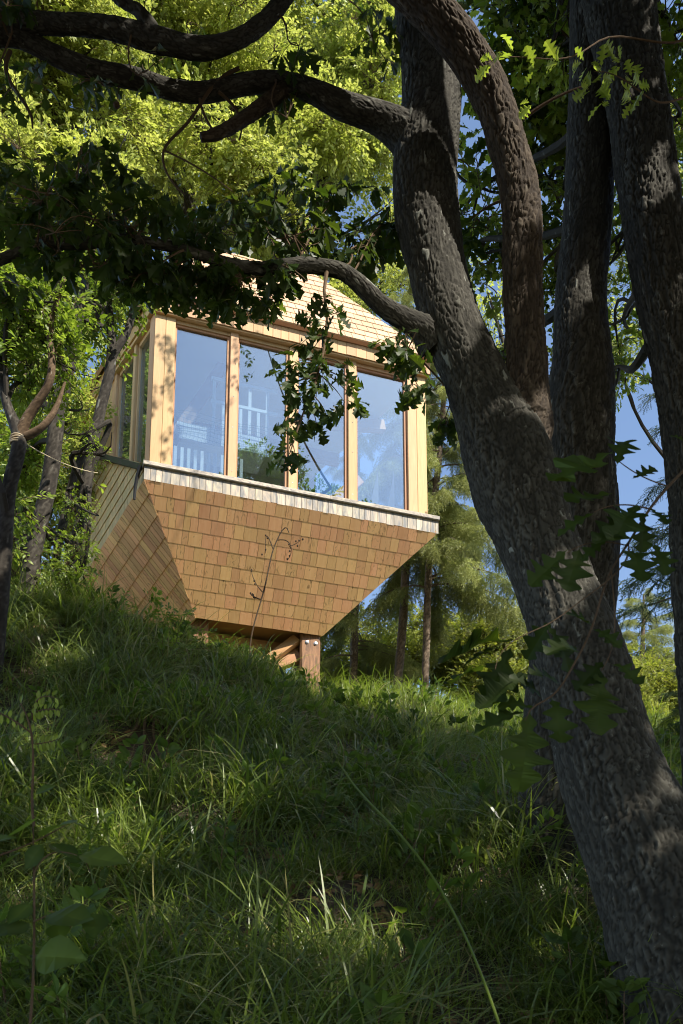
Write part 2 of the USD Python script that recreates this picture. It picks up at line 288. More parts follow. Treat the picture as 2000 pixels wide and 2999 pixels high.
# ------------------------------------------------------------------ ground
_prof = PchipInterpolator([-60, -30, -5, 0, 2.2, 3.8, 7, 12, 15, 19, 30, 60, 150, 600], [-12, -9, -2.6, -1.6, -1.0, -.28, 1.5, 4.3, 5.75, 7.1, 9.6, 14, 24, 60])
def ground_z(x, y):
    x, y = np.asarray(x, float), np.asarray(y, float)
    k = np.clip((y - 5) / 6, 0, 1); k = k * k * (3 - 2 * k)
    z = _prof(np.clip(y, -60, 600)) - .13 * np.clip(x, -9, 9) * k * np.clip(1.6 - y / 60, .3, 1)
    z = z + 1.22 * np.exp(-(((x + 3.9) / 2.0) ** 2 + ((y - 11.2) / 1.5) ** 2)) + .38 * np.exp(-(((x - 1.5) / .9) ** 2 + ((y - 6.9) / 1.0) ** 2))
    z = z - .42 * np.exp(-(((x + 1.95) / .55) ** 2 + ((y - 8.55) / .34) ** 2)) + .20 * np.exp(-(((x + 1.95) / .7) ** 2 + ((y - 9.15) / .32) ** 2))   # the washed-out hollow
    z = z + .36 * np.exp(-(((x + 1.6) / 1.0) ** 2 + ((y - 12.5) / 1.0) ** 2))
    p = np.stack([x, y, 0 * x], -1)
    return z + (meshkit.fbm(p * .9, 3, 4) - .5) * .50 * np.clip((y + 6) / 8, 0, 1) + (meshkit.fbm(p * 3.2, 2, 8) - .5) * .13
def build_ground():
    xs = np.unique(np.r_[np.arange(-8, 8.01, .14), np.linspace(8, 40, 30), np.linspace(40, 400, 22), -np.linspace(8, 40, 30), -np.linspace(40, 400, 22)])
    ys = np.unique(np.r_[np.arange(0, 24.01, .14), np.linspace(24, 70, 36), np.linspace(70, 600, 30), -np.linspace(0, 60, 30)])
    X, Y = np.meshgrid(xs, ys, indexing='ij'); v = np.stack([X, Y, ground_z(X, Y)], -1).reshape(-1, 3); b = len(ys)
    i, j = np.meshgrid(np.arange(len(xs) - 1), np.arange(b - 1), indexing='ij')
    f = np.stack([i * b + j, (i + 1) * b + j, (i + 1) * b + j + 1, i * b + j + 1], -1).reshape(-1, 4)
    pr = write_mesh('/World/ground', v, f, 'soil', normals(v, f)); tag(pr, 'steep dark soil bank rising towards the wooden cabin', kind='structure')
build_ground()

# ------------------------------------------------------------------ the wooden cabin
UPZ = np.array([0, 0, 1.0])
A = P(437, 1363, 13.2); _rb = ray(1253, 1518); B = _rb * (A[2] / _rb[2])
D = unit(B - A); LEN = float(np.linalg.norm(B - A)); NF = np.array([D[1], -D[0], 0])
ZS = float(A[2]); ZT = 11.63
C1 = on_plane(450, 914, A, NF); _re = ray(213, 1274); EAVE_END = _re * (C1[2] / _re[2]); EL = unit((EAVE_END - C1) * [1, 1, 0]); LL = float(np.linalg.norm(EAVE_END - C1)) + .2
NL = np.array([-EL[1], EL[0], 0]) if np.dot([-EL[1], EL[0], 0], -A) > 0 else np.array([EL[1], -EL[0], 0])
A0 = np.array([A[0], A[1], 0.0])                               # plan corner; heights are absolute
ER = unit(-NF - .30 * D); LR = LL                               # right-hand wall runs straight back
B0 = A0 + D * LEN
BL, BR = A0 + EL * LL, B0 + ER * LR
cabin = thing('tree_house', 'faceted timber cabin with cedar shingles and big windows raised over the bank', 'cabin', (A0[0] + 1.6, A0[1] + 1.8, 5.8))
rs = np.random.default_rng(11)
def shingles(parent, name, ring3, u, n, exposure, wlo, whi, mat, thick=.02, seed=1, start=0.0, lift=.004, gap=.0035, jit=.004, lip=0.0):
    """courses of single shingles on a flat facet; u runs along the course, n points out, butts at the lower edge"""
    rng = np.random.default_rng(seed); u = unit(u); n = unit(n); v = np.cross(n, u)
    if v[2] < 0: u = -u; v = np.cross(n, u)
    o = np.asarray(ring3[0], float); r2 = np.array([[np.dot(q - o, u), np.dot(q - o, v)] for q in np.asarray(ring3, float)])
    poly = Polygon(r2); x0, y0, x1, y1 = poly.bounds; row = y0 + start; count = 0
    while row < y1 - .01:
        x = x0 - rng.uniform(0, whi)
        while x < x1:
            w = rng.uniform(wlo, whi); j = rng.uniform(-jit, jit)
            q = sbox(x + gap / 2, row + j, x + w - gap / 2, row + exposure + .006 + lip).intersection(poly)
            if q.geom_type == 'Polygon' and q.area > 8e-4:
                c = np.array(shapely.geometry.polygon.orient(q.convex_hull, 1.0).exterior.coords)[:-1]
                up, tilt = rng.uniform(-.4 * jit, .4 * jit), rng.uniform(-3 * jit, 3 * jit)
                V, Fc, UV = prism(c, o, u, v, n, -.002, lambda p: thick * (1 - .72 * np.clip((p[1] - row) / exposure, 0, 1)) + lift + up + tilt * (p[0] - x), (x, row))
                part(parent, name, V, Fc, mat, uv=UV); count += 1
            x += w
        row += exposure
    return count
def slab(ring3, n, thick):
    """flat facet backing with depth"""
    ring3 = np.asarray(ring3, float); n = unit(n); k = len(ring3); v = np.vstack([ring3, ring3 - n * thick]); f = []
    for i in range(1, k - 1): f += [(0, i, i + 1), (k, k + i + 1, k + i)]
    for i in range(k):
        j = (i + 1) % k; f += [(i, j, k + j), (i, k + j, k + i)]
    f = np.array(f)
    c = v.mean(0); fc = v[f].mean(1) - c; nn = np.cross(v[f[:, 1]] - v[f[:, 0]], v[f[:, 2]] - v[f[:, 0]]); bad = (fc * nn).sum(1) < 0; f[bad] = f[bad][:, [0, 2, 1]]
    return v, f
def facet_normal(r, out):
    n = unit(np.cross(r[1] - r[0], r[2] - r[0])); return n if np.dot(n, out) > 0 else -n
def W(s, t, z): return A0 + D * s + NF * t + UPZ * z           # along the front, out of the front, height
def WL(s, t, z): return A0 + EL * s + NL * t + UPZ * z

# underside facets
IN = 1.0; ZB = 7.03
b1 = on_plane(575, 1801, A - NF * IN, NF); b2 = on_plane(945, 1875, A - NF * IN, NF); b1[2] = b2[2] = ZB
t1, t2 = W(-.07, .085, ZS - .30), W(LEN + .13, .085, ZS - .30)
front_ring = np.array([t1, b1, b2, t2]); nfr = facet_normal(front_ring, NF)
pz = part(cabin, 'soffit', *slab(front_ring - nfr * .004, nfr, .05), 'beam', label='sloping front underside clad in warm brown shingles')
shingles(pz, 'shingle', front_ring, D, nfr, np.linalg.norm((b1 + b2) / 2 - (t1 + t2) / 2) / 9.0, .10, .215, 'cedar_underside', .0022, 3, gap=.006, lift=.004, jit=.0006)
lw_end = LL + .05
# left: lower wall hangs plumb below the sill, then the underside returns in to the base
lo_a = on_plane(405, 1450, A0 + NL * .10, NL); zlo = 8.30
l_a, l_b = WL(.02, .10, ZS - .30), WL(lw_end, .10, ZS - .62)
c_l = b1 + EL * (LL * .72)
left_ring = np.array([t1, l_b, c_l, b1])
# plane through t1, b1 and the eave direction
nls = facet_normal(np.array([t1, b1, t1 + EL]), NL)
l_b = on_plane(228, 1716, A0 + NL * np.dot(t1 - A0, NL), NL); l_b = t1 + (l_b - t1) * 1.22; UL = unit(l_b - t1); nls = facet_normal(np.array([t1, b1, l_b]), NL); c_l = b1 + (l_b - t1) * .72; left_ring = np.array([t1, l_b, c_l, b1])
pl = part(cabin, 'soffit', *slab(left_ring - nls * .004, nls, .05), 'beam', label='sloping side underside clad in narrow diagonal brown shingles')
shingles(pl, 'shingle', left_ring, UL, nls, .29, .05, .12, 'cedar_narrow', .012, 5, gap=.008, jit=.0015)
# left lower wall between the rising sill and that edge
sill_end = 2.55; zsill_l = 10.52
def sill_z(s): return ZS + (zsill_l - ZS) * s / 2.42
zl0 = t1[2]
wl_ring = np.array([WL(-.02, .0, zl0), WL(lw_end, .0, zl0), WL(lw_end, .0, sill_z(lw_end) - .12), WL(-.02, .0, ZS - .14)]) + NL * (np.dot(t1 - A0, NL) - .035)
wl_ring[1] = wl_ring[0] + (l_b - t1); se = float(np.dot(l_b - A0, EL)); wl_ring[2:, :] = [wl_ring[1] + UPZ * (min(sill_z(se), ZT + .1) - .10 - l_b[2]), wl_ring[0] + UPZ * (ZS - .10 - zl0)]
pw = part(cabin, 'wall', *slab(wl_ring - NL * .004, NL, .05), 'beam', label='side wall of olive weathered shingles in diagonal courses')
shingles(pw, 'shingle', wl_ring, UL, NL, .215, .10, .19, 'cedar_wall', .022, 8, gap=.006)
# hidden right and rear walls, so that the cabin is closed
r_a = B0 + ER * LR
rr = np.array([t2, b2, b2 + ER * (LR * .7), t2 + ER * LR]); nr = facet_normal(rr, D)
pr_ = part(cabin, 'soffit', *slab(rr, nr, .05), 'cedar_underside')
rw = np.array([B0 + UPZ * (ZS - .3), B0 + ER * LR + UPZ * (ZS - .3), B0 + ER * LR + UPZ * (ZS + .12), B0 + UPZ * (ZS + .12)])
part(cabin, 'wall', *slab(rw, D, .05), 'cedar_wall')
bk = np.array([BL + UPZ * (ZS - .3), BR + UPZ * (ZS - .3), BR + UPZ * ZT, BL + UPZ * ZT])
part(cabin, 'wall', *slab(bk, -NF, .06), 'inner_panel', label='rear wall seen dimly through the glass')
fl = np.array([W(0, -.05, ZS - .32), W(LEN, -.05, ZS - .32), BR + UPZ * (ZS - .32) , BL + UPZ * (ZS - .32)])
part(cabin, 'floor', *slab(fl, UPZ, .12), 'inner_panel')
base = np.array([b1, b2, b2 + ER * (LR * .7), c_l]) + UPZ * .06
part(cabin, 'base_panel', *slab(base, -UPZ, .05), 'beam')

# sill band: single weathered boards and a cap
pb = part(cabin, 'sill_band', *boxm(W(0, 0, 0), UPZ, D, NF, ZS - .29, ZS - .075, -.06, LEN + .12, .0, .075)[:2], 'beam')
s = -.085
while s < LEN + .14:
    w = min(rs.uniform(.085, .165), LEN + .15 - s); bot = ZS - .30 + rs.uniform(-.008, .006); th = .089 + rs.uniform(-.002, .002)
    V, Fc, UV = boxm(W(0, 0, 0), D, UPZ, NF, s + .002, s + w - .002, bot, ZS - .077, .077, th, .003)
    part(pb, 'sill_board', V, Fc, 'silvered_board', uv=UV); s += w
V, Fc, UV = boxm(W(0, 0, 0), UPZ, D, NF, ZS - .074, ZS - .004, -.10, LEN * .62, -.02, .13, .008); part(cabin, 'sill_cap', V, Fc, 'silvered_cap', uv=UV)
V, Fc, UV = boxm(W(0, 0, 0), UPZ, D, NF, ZS - .074, ZS - .003, LEN * .62 + .004, LEN + .16, -.02, .131, .008); part(cabin, 'sill_cap', V, Fc, 'silvered_cap', uv=UV)
# corner: black flashing and the mossy side sill that climbs with the wall
V, Fc = tube([(*WL(.0, .14, ZS - .06), .035), (*WL(.10, .16, ZS - .30), .03), (*WL(.16, .15, ZS - .55), .022)], 6, 8); part(cabin, 'corner_flashing', V, Fc, 'black_flashing')
vs = unit(EL * 2.42 + UPZ * (zsill_l - ZS)); us = np.cross(vs, NL); us = us if us[2] > 0 else -us
V, Fc, UV = boxm(WL(0, 0, ZS), us, vs, NL, -.11, -.01, .02, LL * 1.12, -.06, .15, .01); part(cabin, 'side_sill', V, Fc, 'mossy_sill', uv=UV, label='dark mossy sill climbing along the side windows')

# front: posts, mullions, panes, fascia
def upright(name, s0, s1, t0, t1_, z0, z1, mat='larch_post', parent=cabin, label=None):
    V, Fc, UV = boxm(W(0, 0, 0), D, UPZ, NF, s0, s1, z0, z1, t0, t1_, .005); return part(parent, name, V, Fc, mat, uv=UV, label=label)
for a, b_ in ((.0, .168), (.171, .325)): upright('corner_post', a, b_, -.16, .0, ZS, ZT)
for a, b_ in ((LEN - .34, LEN - .178), (LEN - .175, LEN)): upright('corner_post', a, b_, -.16, .0, ZS, ZT)
mull = [(1.215, 1.345), (2.205, 2.345), (3.225, 3.37)]
for a, b_ in mull:
    m_ = upright('mullion', a, b_, -.14, -.004, ZS, ZT)
    for z in (ZS + .18, ZS + .95, ZS + 1.5):
        V, Fc = tube([(*W((a + b_) / 2 + rs.uniform(-.01, .01), -.01, z), .007), (*W((a + b_) / 2, .001, z), .006)], 8, 2); part(m_, 'screw', V, Fc, 'steel')
gaps = [(.327, 1.213), (1.347, 2.203), (2.347, 3.223), (3.372, LEN - .342)]
ZH = ZT - .10
for a, b_ in gaps:
    q = Pile()
    for (u0, u1, z0, z1) in ((a, a + .028, ZS, ZH), (b_ - .045, b_, ZS, ZH), (a + .028, b_ - .045, ZS, ZS + .03), (a + .028, b_ - .045, ZH - .035, ZH)):
        q.add(*boxm(W(0, 0, 0), D, UPZ, NF, u0, u1, z0, z1, -.12, -.05, .003))
    v_, f_, uv_ = q.get(); wf = part(cabin, 'window_frame', v_, f_, 'beam', uv=uv_)
    V, Fc, UV = boxm(W(0, 0, 0), D, UPZ, NF, a + .03, b_ - .047, ZS + .032, ZH - .037, -.092, -.084, .001); part(wf, 'pane', V, Fc, 'window_glass')
    q = Pile()
    q.add(*boxm(W(0, 0, 0), D, UPZ, NF, a + .002, b_ - .002, ZH + .002, ZT - .03, -.12, -.03, .003)); q.add(*boxm(W(0, 0, 0), D, UPZ, NF, a + .002, b_ - .002, ZT - .028, ZT, -.12, -.012, .003))
    v_, f_, uv_ = q.get(); part(cabin, 'window_head', v_, f_, 'larch_post', uv=uv_)
pf = part(cabin, 'fascia', *boxm(W(0, 0, 0), UPZ, D, NF, ZT + .004, ZT + .24, -.04, LEN + .03, -.14, .055)[:2], 'beam')
s = -.06
while s < LEN + .05:
    w = min(rs.uniform(.13, .20), LEN + .06 - s)
    V, Fc, UV = boxm(W(0, 0, 0), D, UPZ, NF, s + .002, s + w - .002, ZT - .012 + rs.uniform(-.004, .004), ZT + .245, .057, .08 + rs.uniform(-.003, .003), .003); part(pf, 'fascia_board', V, Fc, 'larch_fascia', uv=UV); s += w
V, Fc, UV = boxm(W(0, 0, 0), UPZ, D, NF, ZT - .035, ZT - .001, -.05, LEN + .04, -.03, .056, .004); part(cabin, 'drip_board', V, Fc, 'larch_post', uv=UV)

# left windows under the sloping eave
def upr_l(name, s0, s1, t0, t1_, z0, z1, mat, parent=cabin): V, Fc, UV = boxm(WL(0, 0, 0), EL, UPZ, NL, s0, s1, z0, z1, t0, t1_, .005); return part(parent, name, V, Fc, mat, uv=UV)
upr_l('corner_post', .02, .20, -.16, .0, ZS - .05, ZT, 'larch_post')
sm = [float(np.dot(on_plane(x_, 1180, A0, NL) - A0, EL)) for x_ in (388, 335)]
for s_ in sm: upr_l('mullion', s_ - .05, s_ + .05, -.14, .0, sill_z(s_) - .05, ZT, 'larch_post')
spans = [(.21, sm[0] - .055), (sm[0] + .055, sm[1] - .055)]
for a, b_ in spans:
    def quad(i0, i1, z_in, t0, t1_, name, mat, parent):
        ring = np.array([WL(i0, t1_, sill_z(i0) + z_in), WL(i1, t1_, sill_z(i1) + z_in), WL(i1, t1_, ZT - .10 - z_in), WL(i0, t1_, ZT - .10 - z_in)])
        return part(parent, name, *slab(ring, NL, t1_ - t0), mat)
    q = Pile()
    for (i0, i1) in ((a, a + .03), (b_ - .03, b_)): q.add(*slab(np.array([WL(i0, -.05, sill_z(i0)), WL(i1, -.05, sill_z(i1)), WL(i1, -.05, ZT - .1), WL(i0, -.05, ZT - .1)]), NL, .07))
    q.add(*boxm(WL(0, 0, 0), UPZ, EL, NL, ZT - .13, ZT - .02, a + .03, b_ - .03, -.12, -.04)[:2])
    v_, f_, _ = q.get(); wf = part(cabin, 'window_frame', v_, f_, 'larch_post', uv=v_[:, [0, 2]])
    quad(a + .032, b_ - .032, .035, -.092, -.084, 'pane', 'window_glass', wf)
i0, i1 = sm[1] + .055, LL
pan_s = i0
while pan_s < i1:
    w = min(.15, i1 - pan_s); ring = np.array([WL(pan_s + .003, -.03, min(sill_z(pan_s), ZT - .02)), WL(pan_s + w, -.03, min(sill_z(pan_s + w), ZT - .01)), WL(pan_s + w, -.03, ZT), WL(pan_s + .003, -.03, ZT)])
    v_, f_ = slab(ring, NL, .03); part(cabin, 'panel_board', v_, f_, 'larch_fascia', uv=v_[:, [0, 2]]); pan_s += w
V, Fc, UV = boxm(WL(0, 0, 0), UPZ, EL, NL, ZT + .003, ZT + .25, -.03, LL, -.12, .07, .005); part(cabin, 'fascia', V, Fc, 'larch_fascia', uv=UV, label='side fascia board under the left eave')
V, Fc, UV = boxm(WL(0, 0, 0), UPZ, EL, NL, ZT - .06, ZT, .2, LL, -.10, .04, .004); part(cabin, 'drip_board', V, Fc, 'larch_post', uv=UV)

# roof
ZE = ZT + .245; RIN = 1.0
g1 = on_plane(600, 740, A - NF * RIN, NF); g2 = on_plane(925, 775, A - NF * RIN, NF); g1[2] = g2[2] = 14.02
e1, e2 = W(-.14, .155, ZE), W(LEN + .13, .155, ZE)
roof_ring = np.array([e1, e2, g2, g1]); nro = facet_normal(roof_ring, NF)
pr_ = part(cabin, 'roof', *slab(roof_ring - nro * .004, nro, .06), 'beam', label='steep front roof slope of pale sunlit shingles')
shingles(pr_, 'shingle', roof_ring, D, nro, np.linalg.norm((g1 + g2) / 2 - (e1 + e2) / 2) / 11.5, .12, .235, 'cedar_roof', .017, 13, gap=.009)
el_ = e1 + EL * (LL + .1); gl_ = g1 + EL * (LL * .6)
roof_l = np.array([e1, g1, gl_, el_]); nrl = facet_normal(roof_l, NL)
part(cabin, 'roof', *slab(roof_l, nrl, .06), 'cedar_roof')
er_ = e2 + ER * (LR + .1); gr_ = g2 + ER * (LR * .6)
roof_r = np.array([e2, er_, gr_, g2]); nrr = facet_normal(roof_r, D); part(cabin, 'roof', *slab(roof_r, nrr, .06), 'cedar_roof')
part(cabin, 'roof', *slab(np.array([g1, g2, gr_, gl_]), UPZ, .06), 'cedar_roof')
part(cabin, 'roof', *slab(np.array([el_, gl_, gr_, er_]), -NF, .06), 'cedar_roof')
# ceiling, beams, loft with rail and net inside
ce = np.array([W(.05, -.15, ZT + .02), W(LEN - .05, -.15, ZT + .02), BR + UPZ * (ZT + .02), BL + UPZ * (ZT + .02)]); part(cabin, 'ceiling', *slab(ce, UPZ, .04), 'inner_panel')
for s0, s1, tt, z0, z1 in ((.42, 1.25, -.75, ZS + 1.0, ZT - .02), (.35, 3.6, -1.6, ZT - .75, ZT - .75), (2.7, 4.3, -2.4, ZS + .5, ZT - .5), (2.4, 4.35, -1.2, ZT - .55, ZT - .15)):
    V, Fc, UV = bar(W(s0, tt, z0), W(s1, tt - .1, z1), .14, .2); part(cabin, 'beam', V, Fc, 'beam', uv=UV)
TI = -.46
V, Fc, UV = boxm(W(0, 0, 0), UPZ, D, NF, ZS + 1.12, ZS + 1.19, .46, 2.0, TI - .9, TI); loft = part(cabin, 'bunk', V, Fc, 'pale_rail', uv=UV, label='pale bunk with slatted guard and net behind the two left panes')
V, Fc, UV = boxm(W(0, 0, 0), UPZ, D, NF, ZS + .90, ZS + 1.115, .50, 1.95, TI - .03, TI - .005); part(loft, 'guard_board', V, Fc, 'pale_rail', uv=UV)
for zz in (ZS + 1.66, ZS + 2.08): V, Fc, UV = boxm(W(0, 0, 0), UPZ, D, NF, zz, zz + .06, 1.0, 2.12, TI - .03, TI + .01); part(loft, 'rail', V, Fc, 'pale_rail', uv=UV)
for k in range(7): V, Fc, UV = boxm(W(0, 0, 0), D, UPZ, NF, 1.02 + k * .15, 1.075 + k * .15, ZS + 1.20, ZS + 1.655, TI - .03, TI); part(loft, 'slat', V, Fc, 'pale_rail', uv=UV)
for k in range(4): V, Fc, UV = boxm(W(0, 0, 0), D, UPZ, NF, 1.02 + k * .30, 1.075 + k * .30, ZS + 1.725, ZS + 2.075, TI - .03, TI); part(loft, 'slat', V, Fc, 'pale_rail', uv=UV)
for k in range(11): V, Fc, UV = boxm(W(0, 0, 0), D, UPZ, NF, .42 + k * .108, .475 + k * .108, ZS - .1, ZS + .74, TI - .03, TI); part(loft, 'slat', V, Fc, 'pale_rail', uv=UV)
q = Pile()
for k in range(24):
    s_ = .48 + k * .062; q.add(*tube([(*W(s_, TI + .03, ZS + 1.42 - .16 * abs(math.sin(k * .13 + .6))), .003), (*W(s_ + .02, TI + .035, ZS + 1.15), .003), (*W(s_, TI + .03, ZS + .88 - .03 * math.cos(k)), .003)], 4, 5))
for k in range(9): q.add(*tube([(*W(.47 + j * .37, TI + .035, ZS + 1.36 - k * .06 + .025 * math.sin(j * 2 + k)), .003) for j in range(5)], 4, 12))
v_, f_, _ = q.get(); part(loft, 'net', v_, f_, 'net_cord')
for s_, w_ in ((3.72, .16), (4.05, .12)):
    part(cabin, 'curtain', *slab(np.array([W(s_, -.55, ZS), W(s_ + w_, -.35, ZS), W(s_ + w_, -.35, ZS + 1.0)]), NF, .01), 'pale_rail', label='pale triangular fabric hanging behind the right pane')

# support posts, bolts and braces
def post(s_, t_, rad, zlo, zhi):
    p0 = W(s_, t_, 0); u_ = unit(D + NF * .12); n_ = np.array([u_[1], -u_[0], 0]); V, Fc, UV = boxm(p0, u_, UPZ, n_, -rad, rad, zlo, zhi, -rad, rad, .03)
    pt = part(cabin, 'support_post', V, Fc, 'red_log', uv=UV); V, Fc, UV = boxm(p0, u_, UPZ, n_, -rad - .02, rad + .02, zlo - .3, float(ground_z(p0[0], p0[1])) + .06, -rad - .02, rad + .02, .02); part(pt, 'footing', V, Fc, 'steel'); return pt, p0
pp, p0 = post(2.92, -1.22, .17, 5.0, ZB + .05)
tocam = unit(-p0 * [1, 1, 0])
side = np.array([-tocam[1], tocam[0], 0])
for k_ in (-.06, .085):
    c_ = p0 + unit(D + NF * .12) * k_ + unit(NF - D * .12) * .171 + UPZ * (ZB - .13 - k_ * .1)
    nrm = unit(NF - D * .12); V, Fc = tube([(*(c_ - nrm * .02), .034), (*(c_ + nrm * .006), .034), (*(c_ + nrm * .008), .019), (*(c_ + nrm * .022), .018)], 16, 8); part(pp, 'bolt', V, Fc, 'steel')
for s_, t_ in ((1.05, -1.3), (1.3, -3.4), (2.7, -3.6)): post(s_, t_, .15, 5.0, ZB + .05)
for a_, b_, w_, h_ in ((W(2.70, -1.20, ZB - .03), W(1.9, -1.28, ZB - .75), .10, .17), (W(1.0, -1.5, ZB - .12), W(2.7, -1.5, ZB - .12), .12, .2), (W(.9, -1.45, ZB - .9), W(2.8, -1.45, ZB - .9), .12, .2), (W(1.9, -1.9, ZB - .05), W(1.9, -1.9, ZB - .95), .14, .14), (W(2.2, -1.3, ZB - .55), W(2.75, -1.26, ZB - .28), .1, .3)):
    V, Fc, UV = bar(a_, b_, w_, h_, (0.1, .3, 1)); part(cabin, 'brace', V, Fc, 'beam', uv=UV)
#TREES
# ------------------------------------------------------------------ leaves and twigs
def leaf_template(st, fold=.22, curl=.25, shift=0.0):
    """st: (t along the midrib, half width); a folded, curled blade of unit length along +x"""
    v, f = [], []
    for t, w in st:
        z = -curl * t * t * .5
        v += [(t, 0, z), (t + shift * w, w, z + fold * w), (t + shift * w, -w, z + fold * w)]
    for i in range(len(st) - 1):
        a, b = 3 * i, 3 * i + 3
        f += [(a, b, b + 1), (a, b + 1, a + 1), (a, b + 2, b), (a, a + 2, b + 2)]
    return np.array(v, float), np.array(f)
def oak_outline(n):
    t = np.linspace(0, 1, n); e = .355 * np.sin(np.pi * np.clip(t * 1.02 - .06, 0, 1) ** 1.25) ** .8 + .006
    return [(a, max(.006, b * (.65 + .35 * math.cos(2 * math.pi * (4.1 * a - .62))) if a < .93 else b * .8)) for a, b in zip(t, e)]
OAK_BIG = leaf_template(oak_outline(30), .22, .35, .10)
OAK_SMALL = leaf_template([(0, .01), (.12, .03), (.26, .17), (.33, .10), (.48, .28), (.56, .16), (.72, .30), (.82, .15), (1.0, .01)], .25, .4, .25)
OAK_TINY = leaf_template([(0, .01), (.25, .16), (.42, .14), (.66, .29), (1.0, .01)], .25, .4, .1)
OVAL = leaf_template([(0, .005), (.12, .05), (.35, .21), (.62, .24), (.85, .12), (1.0, .0)], .25, .4)
OVAL_SMALL = leaf_template([(0, .01), (.3, .22), (.68, .23), (1.0, .0)], .25, .4)
BROAD = leaf_template([(0, .004), (.10, .02), (.16, .14), (.28, .27), (.45, .34), (.62, .31), (.78, .20), (.90, .09), (1.0, .0)], .16, .35)
def bases(d, up):
    x = unit(d); y = unit(np.cross(up, x)); z = np.cross(x, y); return np.stack([x, y, z], -1)
def leaves(tmpl, pos, d, up, size, tone):
    tv, tf = tmpl; R = bases(d, up); n = len(pos)
    v = np.einsum('nij,kj->nki', R, tv) * np.asarray(size)[:, None, None] + np.asarray(pos)[:, None]
    f = tf[None] + (np.arange(n) * len(tv))[:, None, None]
    return v.reshape(-1, 3), f.reshape(-1, 3), np.repeat(tone, len(tv))
UsdGeom.Scope.Define(stage, '/World/Looks/sprigs')
SPRIGS = {}
def sprig(kind, pieces):
    """a source for repeated sprigs: [(part name, v, f, tone, material)]"""
    path = free('/World/Looks/sprigs', kind); c = stage.CreateClassPrim(path); c.SetTypeName('Xform')
    for nm, v, f, tone, mat in pieces: write_mesh(f'{path}/{nm}', v, f, mat, tone=tone)
    SPRIGS.setdefault(kind, []).append(path)
def instancer(parent, name, kind, pos, R, scale, label=None, seed=0):
    path = free(parent, name); pi = UsdGeom.PointInstancer.Define(stage, path); src = SPRIGS[kind]; targets = []
    for i, sp in enumerate(src):
        q = stage.DefinePrim(f'{path}/sprig' + (f'_{i:03d}' if i else ''), 'Xform'); q.GetReferences().AddInternalReference(sp); targets.append(q.GetPath())
    root = '/'.join(parent.split('/')[:3]); pos = np.asarray(pos) - ORIGIN.get(root, np.zeros(3)); n = len(pos)
    pi.CreatePrototypesRel().SetTargets(targets)
    pi.CreateProtoIndicesAttr(Vt.IntArray.FromNumpy(np.random.default_rng(seed).integers(0, len(src), n).astype(np.int32)))
    pi.CreatePositionsAttr(Vt.Vec3fArray.FromNumpy(pos.astype(np.float32)))
    qs = Rotation.from_matrix(R).as_quat()
    pi.CreateOrientationsAttr(Vt.QuathArray([Gf.Quath(float(a[3]), float(a[0]), float(a[1]), float(a[2])) for a in qs]))
    pi.CreateScalesAttr(Vt.Vec3fArray.FromNumpy(np.repeat(np.asarray(scale, np.float32)[:, None], 3, 1)))
    tag(pi.GetPrim(), label, kind='stuff'); return path
def rand_dirs(rng, n, zlo=-1, zhi=1):
    z = rng.uniform(zlo, zhi, n); a = rng.uniform(0, 2 * np.pi, n); r = np.sqrt(np.maximum(0, 1 - z * z)); return np.stack([r * np.cos(a), r * np.sin(a), z], 1)
RAW = {}
def make_sprigs(kind, count, tmpl, mat, nleaf, length, size, seed, droop=.25, rosette=0):
    for s_ in range(count):
        rng = np.random.default_rng(seed + s_); t = np.linspace(0, length, 5)
        c = np.stack([t, .04 * np.sin(t * 7 + s_), -droop * t * t / length], 1)
        u = np.sort(rng.uniform(.12, 1, nleaf)); pos = np.stack([np.interp(u * length, t, c[:, i]) for i in range(3)], 1)
        side = np.where(np.arange(nleaf) % 2 == 0, 1, -1)
        d = np.stack([.55 + .3 * rng.random(nleaf), side * (.5 + .5 * rng.random(nleaf)), rng.uniform(-.45, .35, nleaf)], 1)
        pos = pos + unit(d) * .02 + rng.normal(0, .012, (nleaf, 3))
        if rosette:
            a = np.arange(rosette) * 2 * np.pi / rosette + rng.uniform(0, 6); dr = np.stack([np.full(rosette, .5) + .3 * rng.random(rosette), np.cos(a), np.sin(a) * .8 - .15], 1)
            d = np.vstack([d, dr]); pos = np.vstack([pos, np.repeat(c[-1:], rosette, 0)])
        n = len(d); up = np.array([0, 0, 1.0]) + rng.normal(0, .35, (n, 3)); sz = size * rng.uniform(.65, 1.2, n)
        v, f, tone = leaves(tmpl, pos, d, up, sz, np.clip(rng.beta(2, 2, n), 0, 1))
        sv, sf = tube(np.c_[c, np.linspace(.005, .002, 5)], 4, 5)
        RAW.setdefault(kind, []).append((v, f, tone, sv, sf, mat)); sprig(kind, [('leaf_blades', v, f, tone, mat), ('stem', sv, sf, np.full(len(sv), .5), 'twig_bark')])
make_sprigs('oak_sprig', 7, OAK_SMALL, 'oak_leaf', 8, .34, .125, 100, .2, 6)
make_sprigs('bright_sprig', 8, OVAL_SMALL, 'bright_leaf', 17, .5, .092, 200, .3)
make_sprigs('mid_sprig', 8, OVAL, 'mid_leaf', 15, .45, .085, 300, .3)
make_sprigs('mid_oak_sprig', 6, OAK_SMALL, 'mid_leaf', 9, .4, .115, 350, .25, 5)
make_sprigs('shrub_sprig', 6, OVAL_SMALL, 'shrub_leaf', 20, .4, .07, 400, .1)
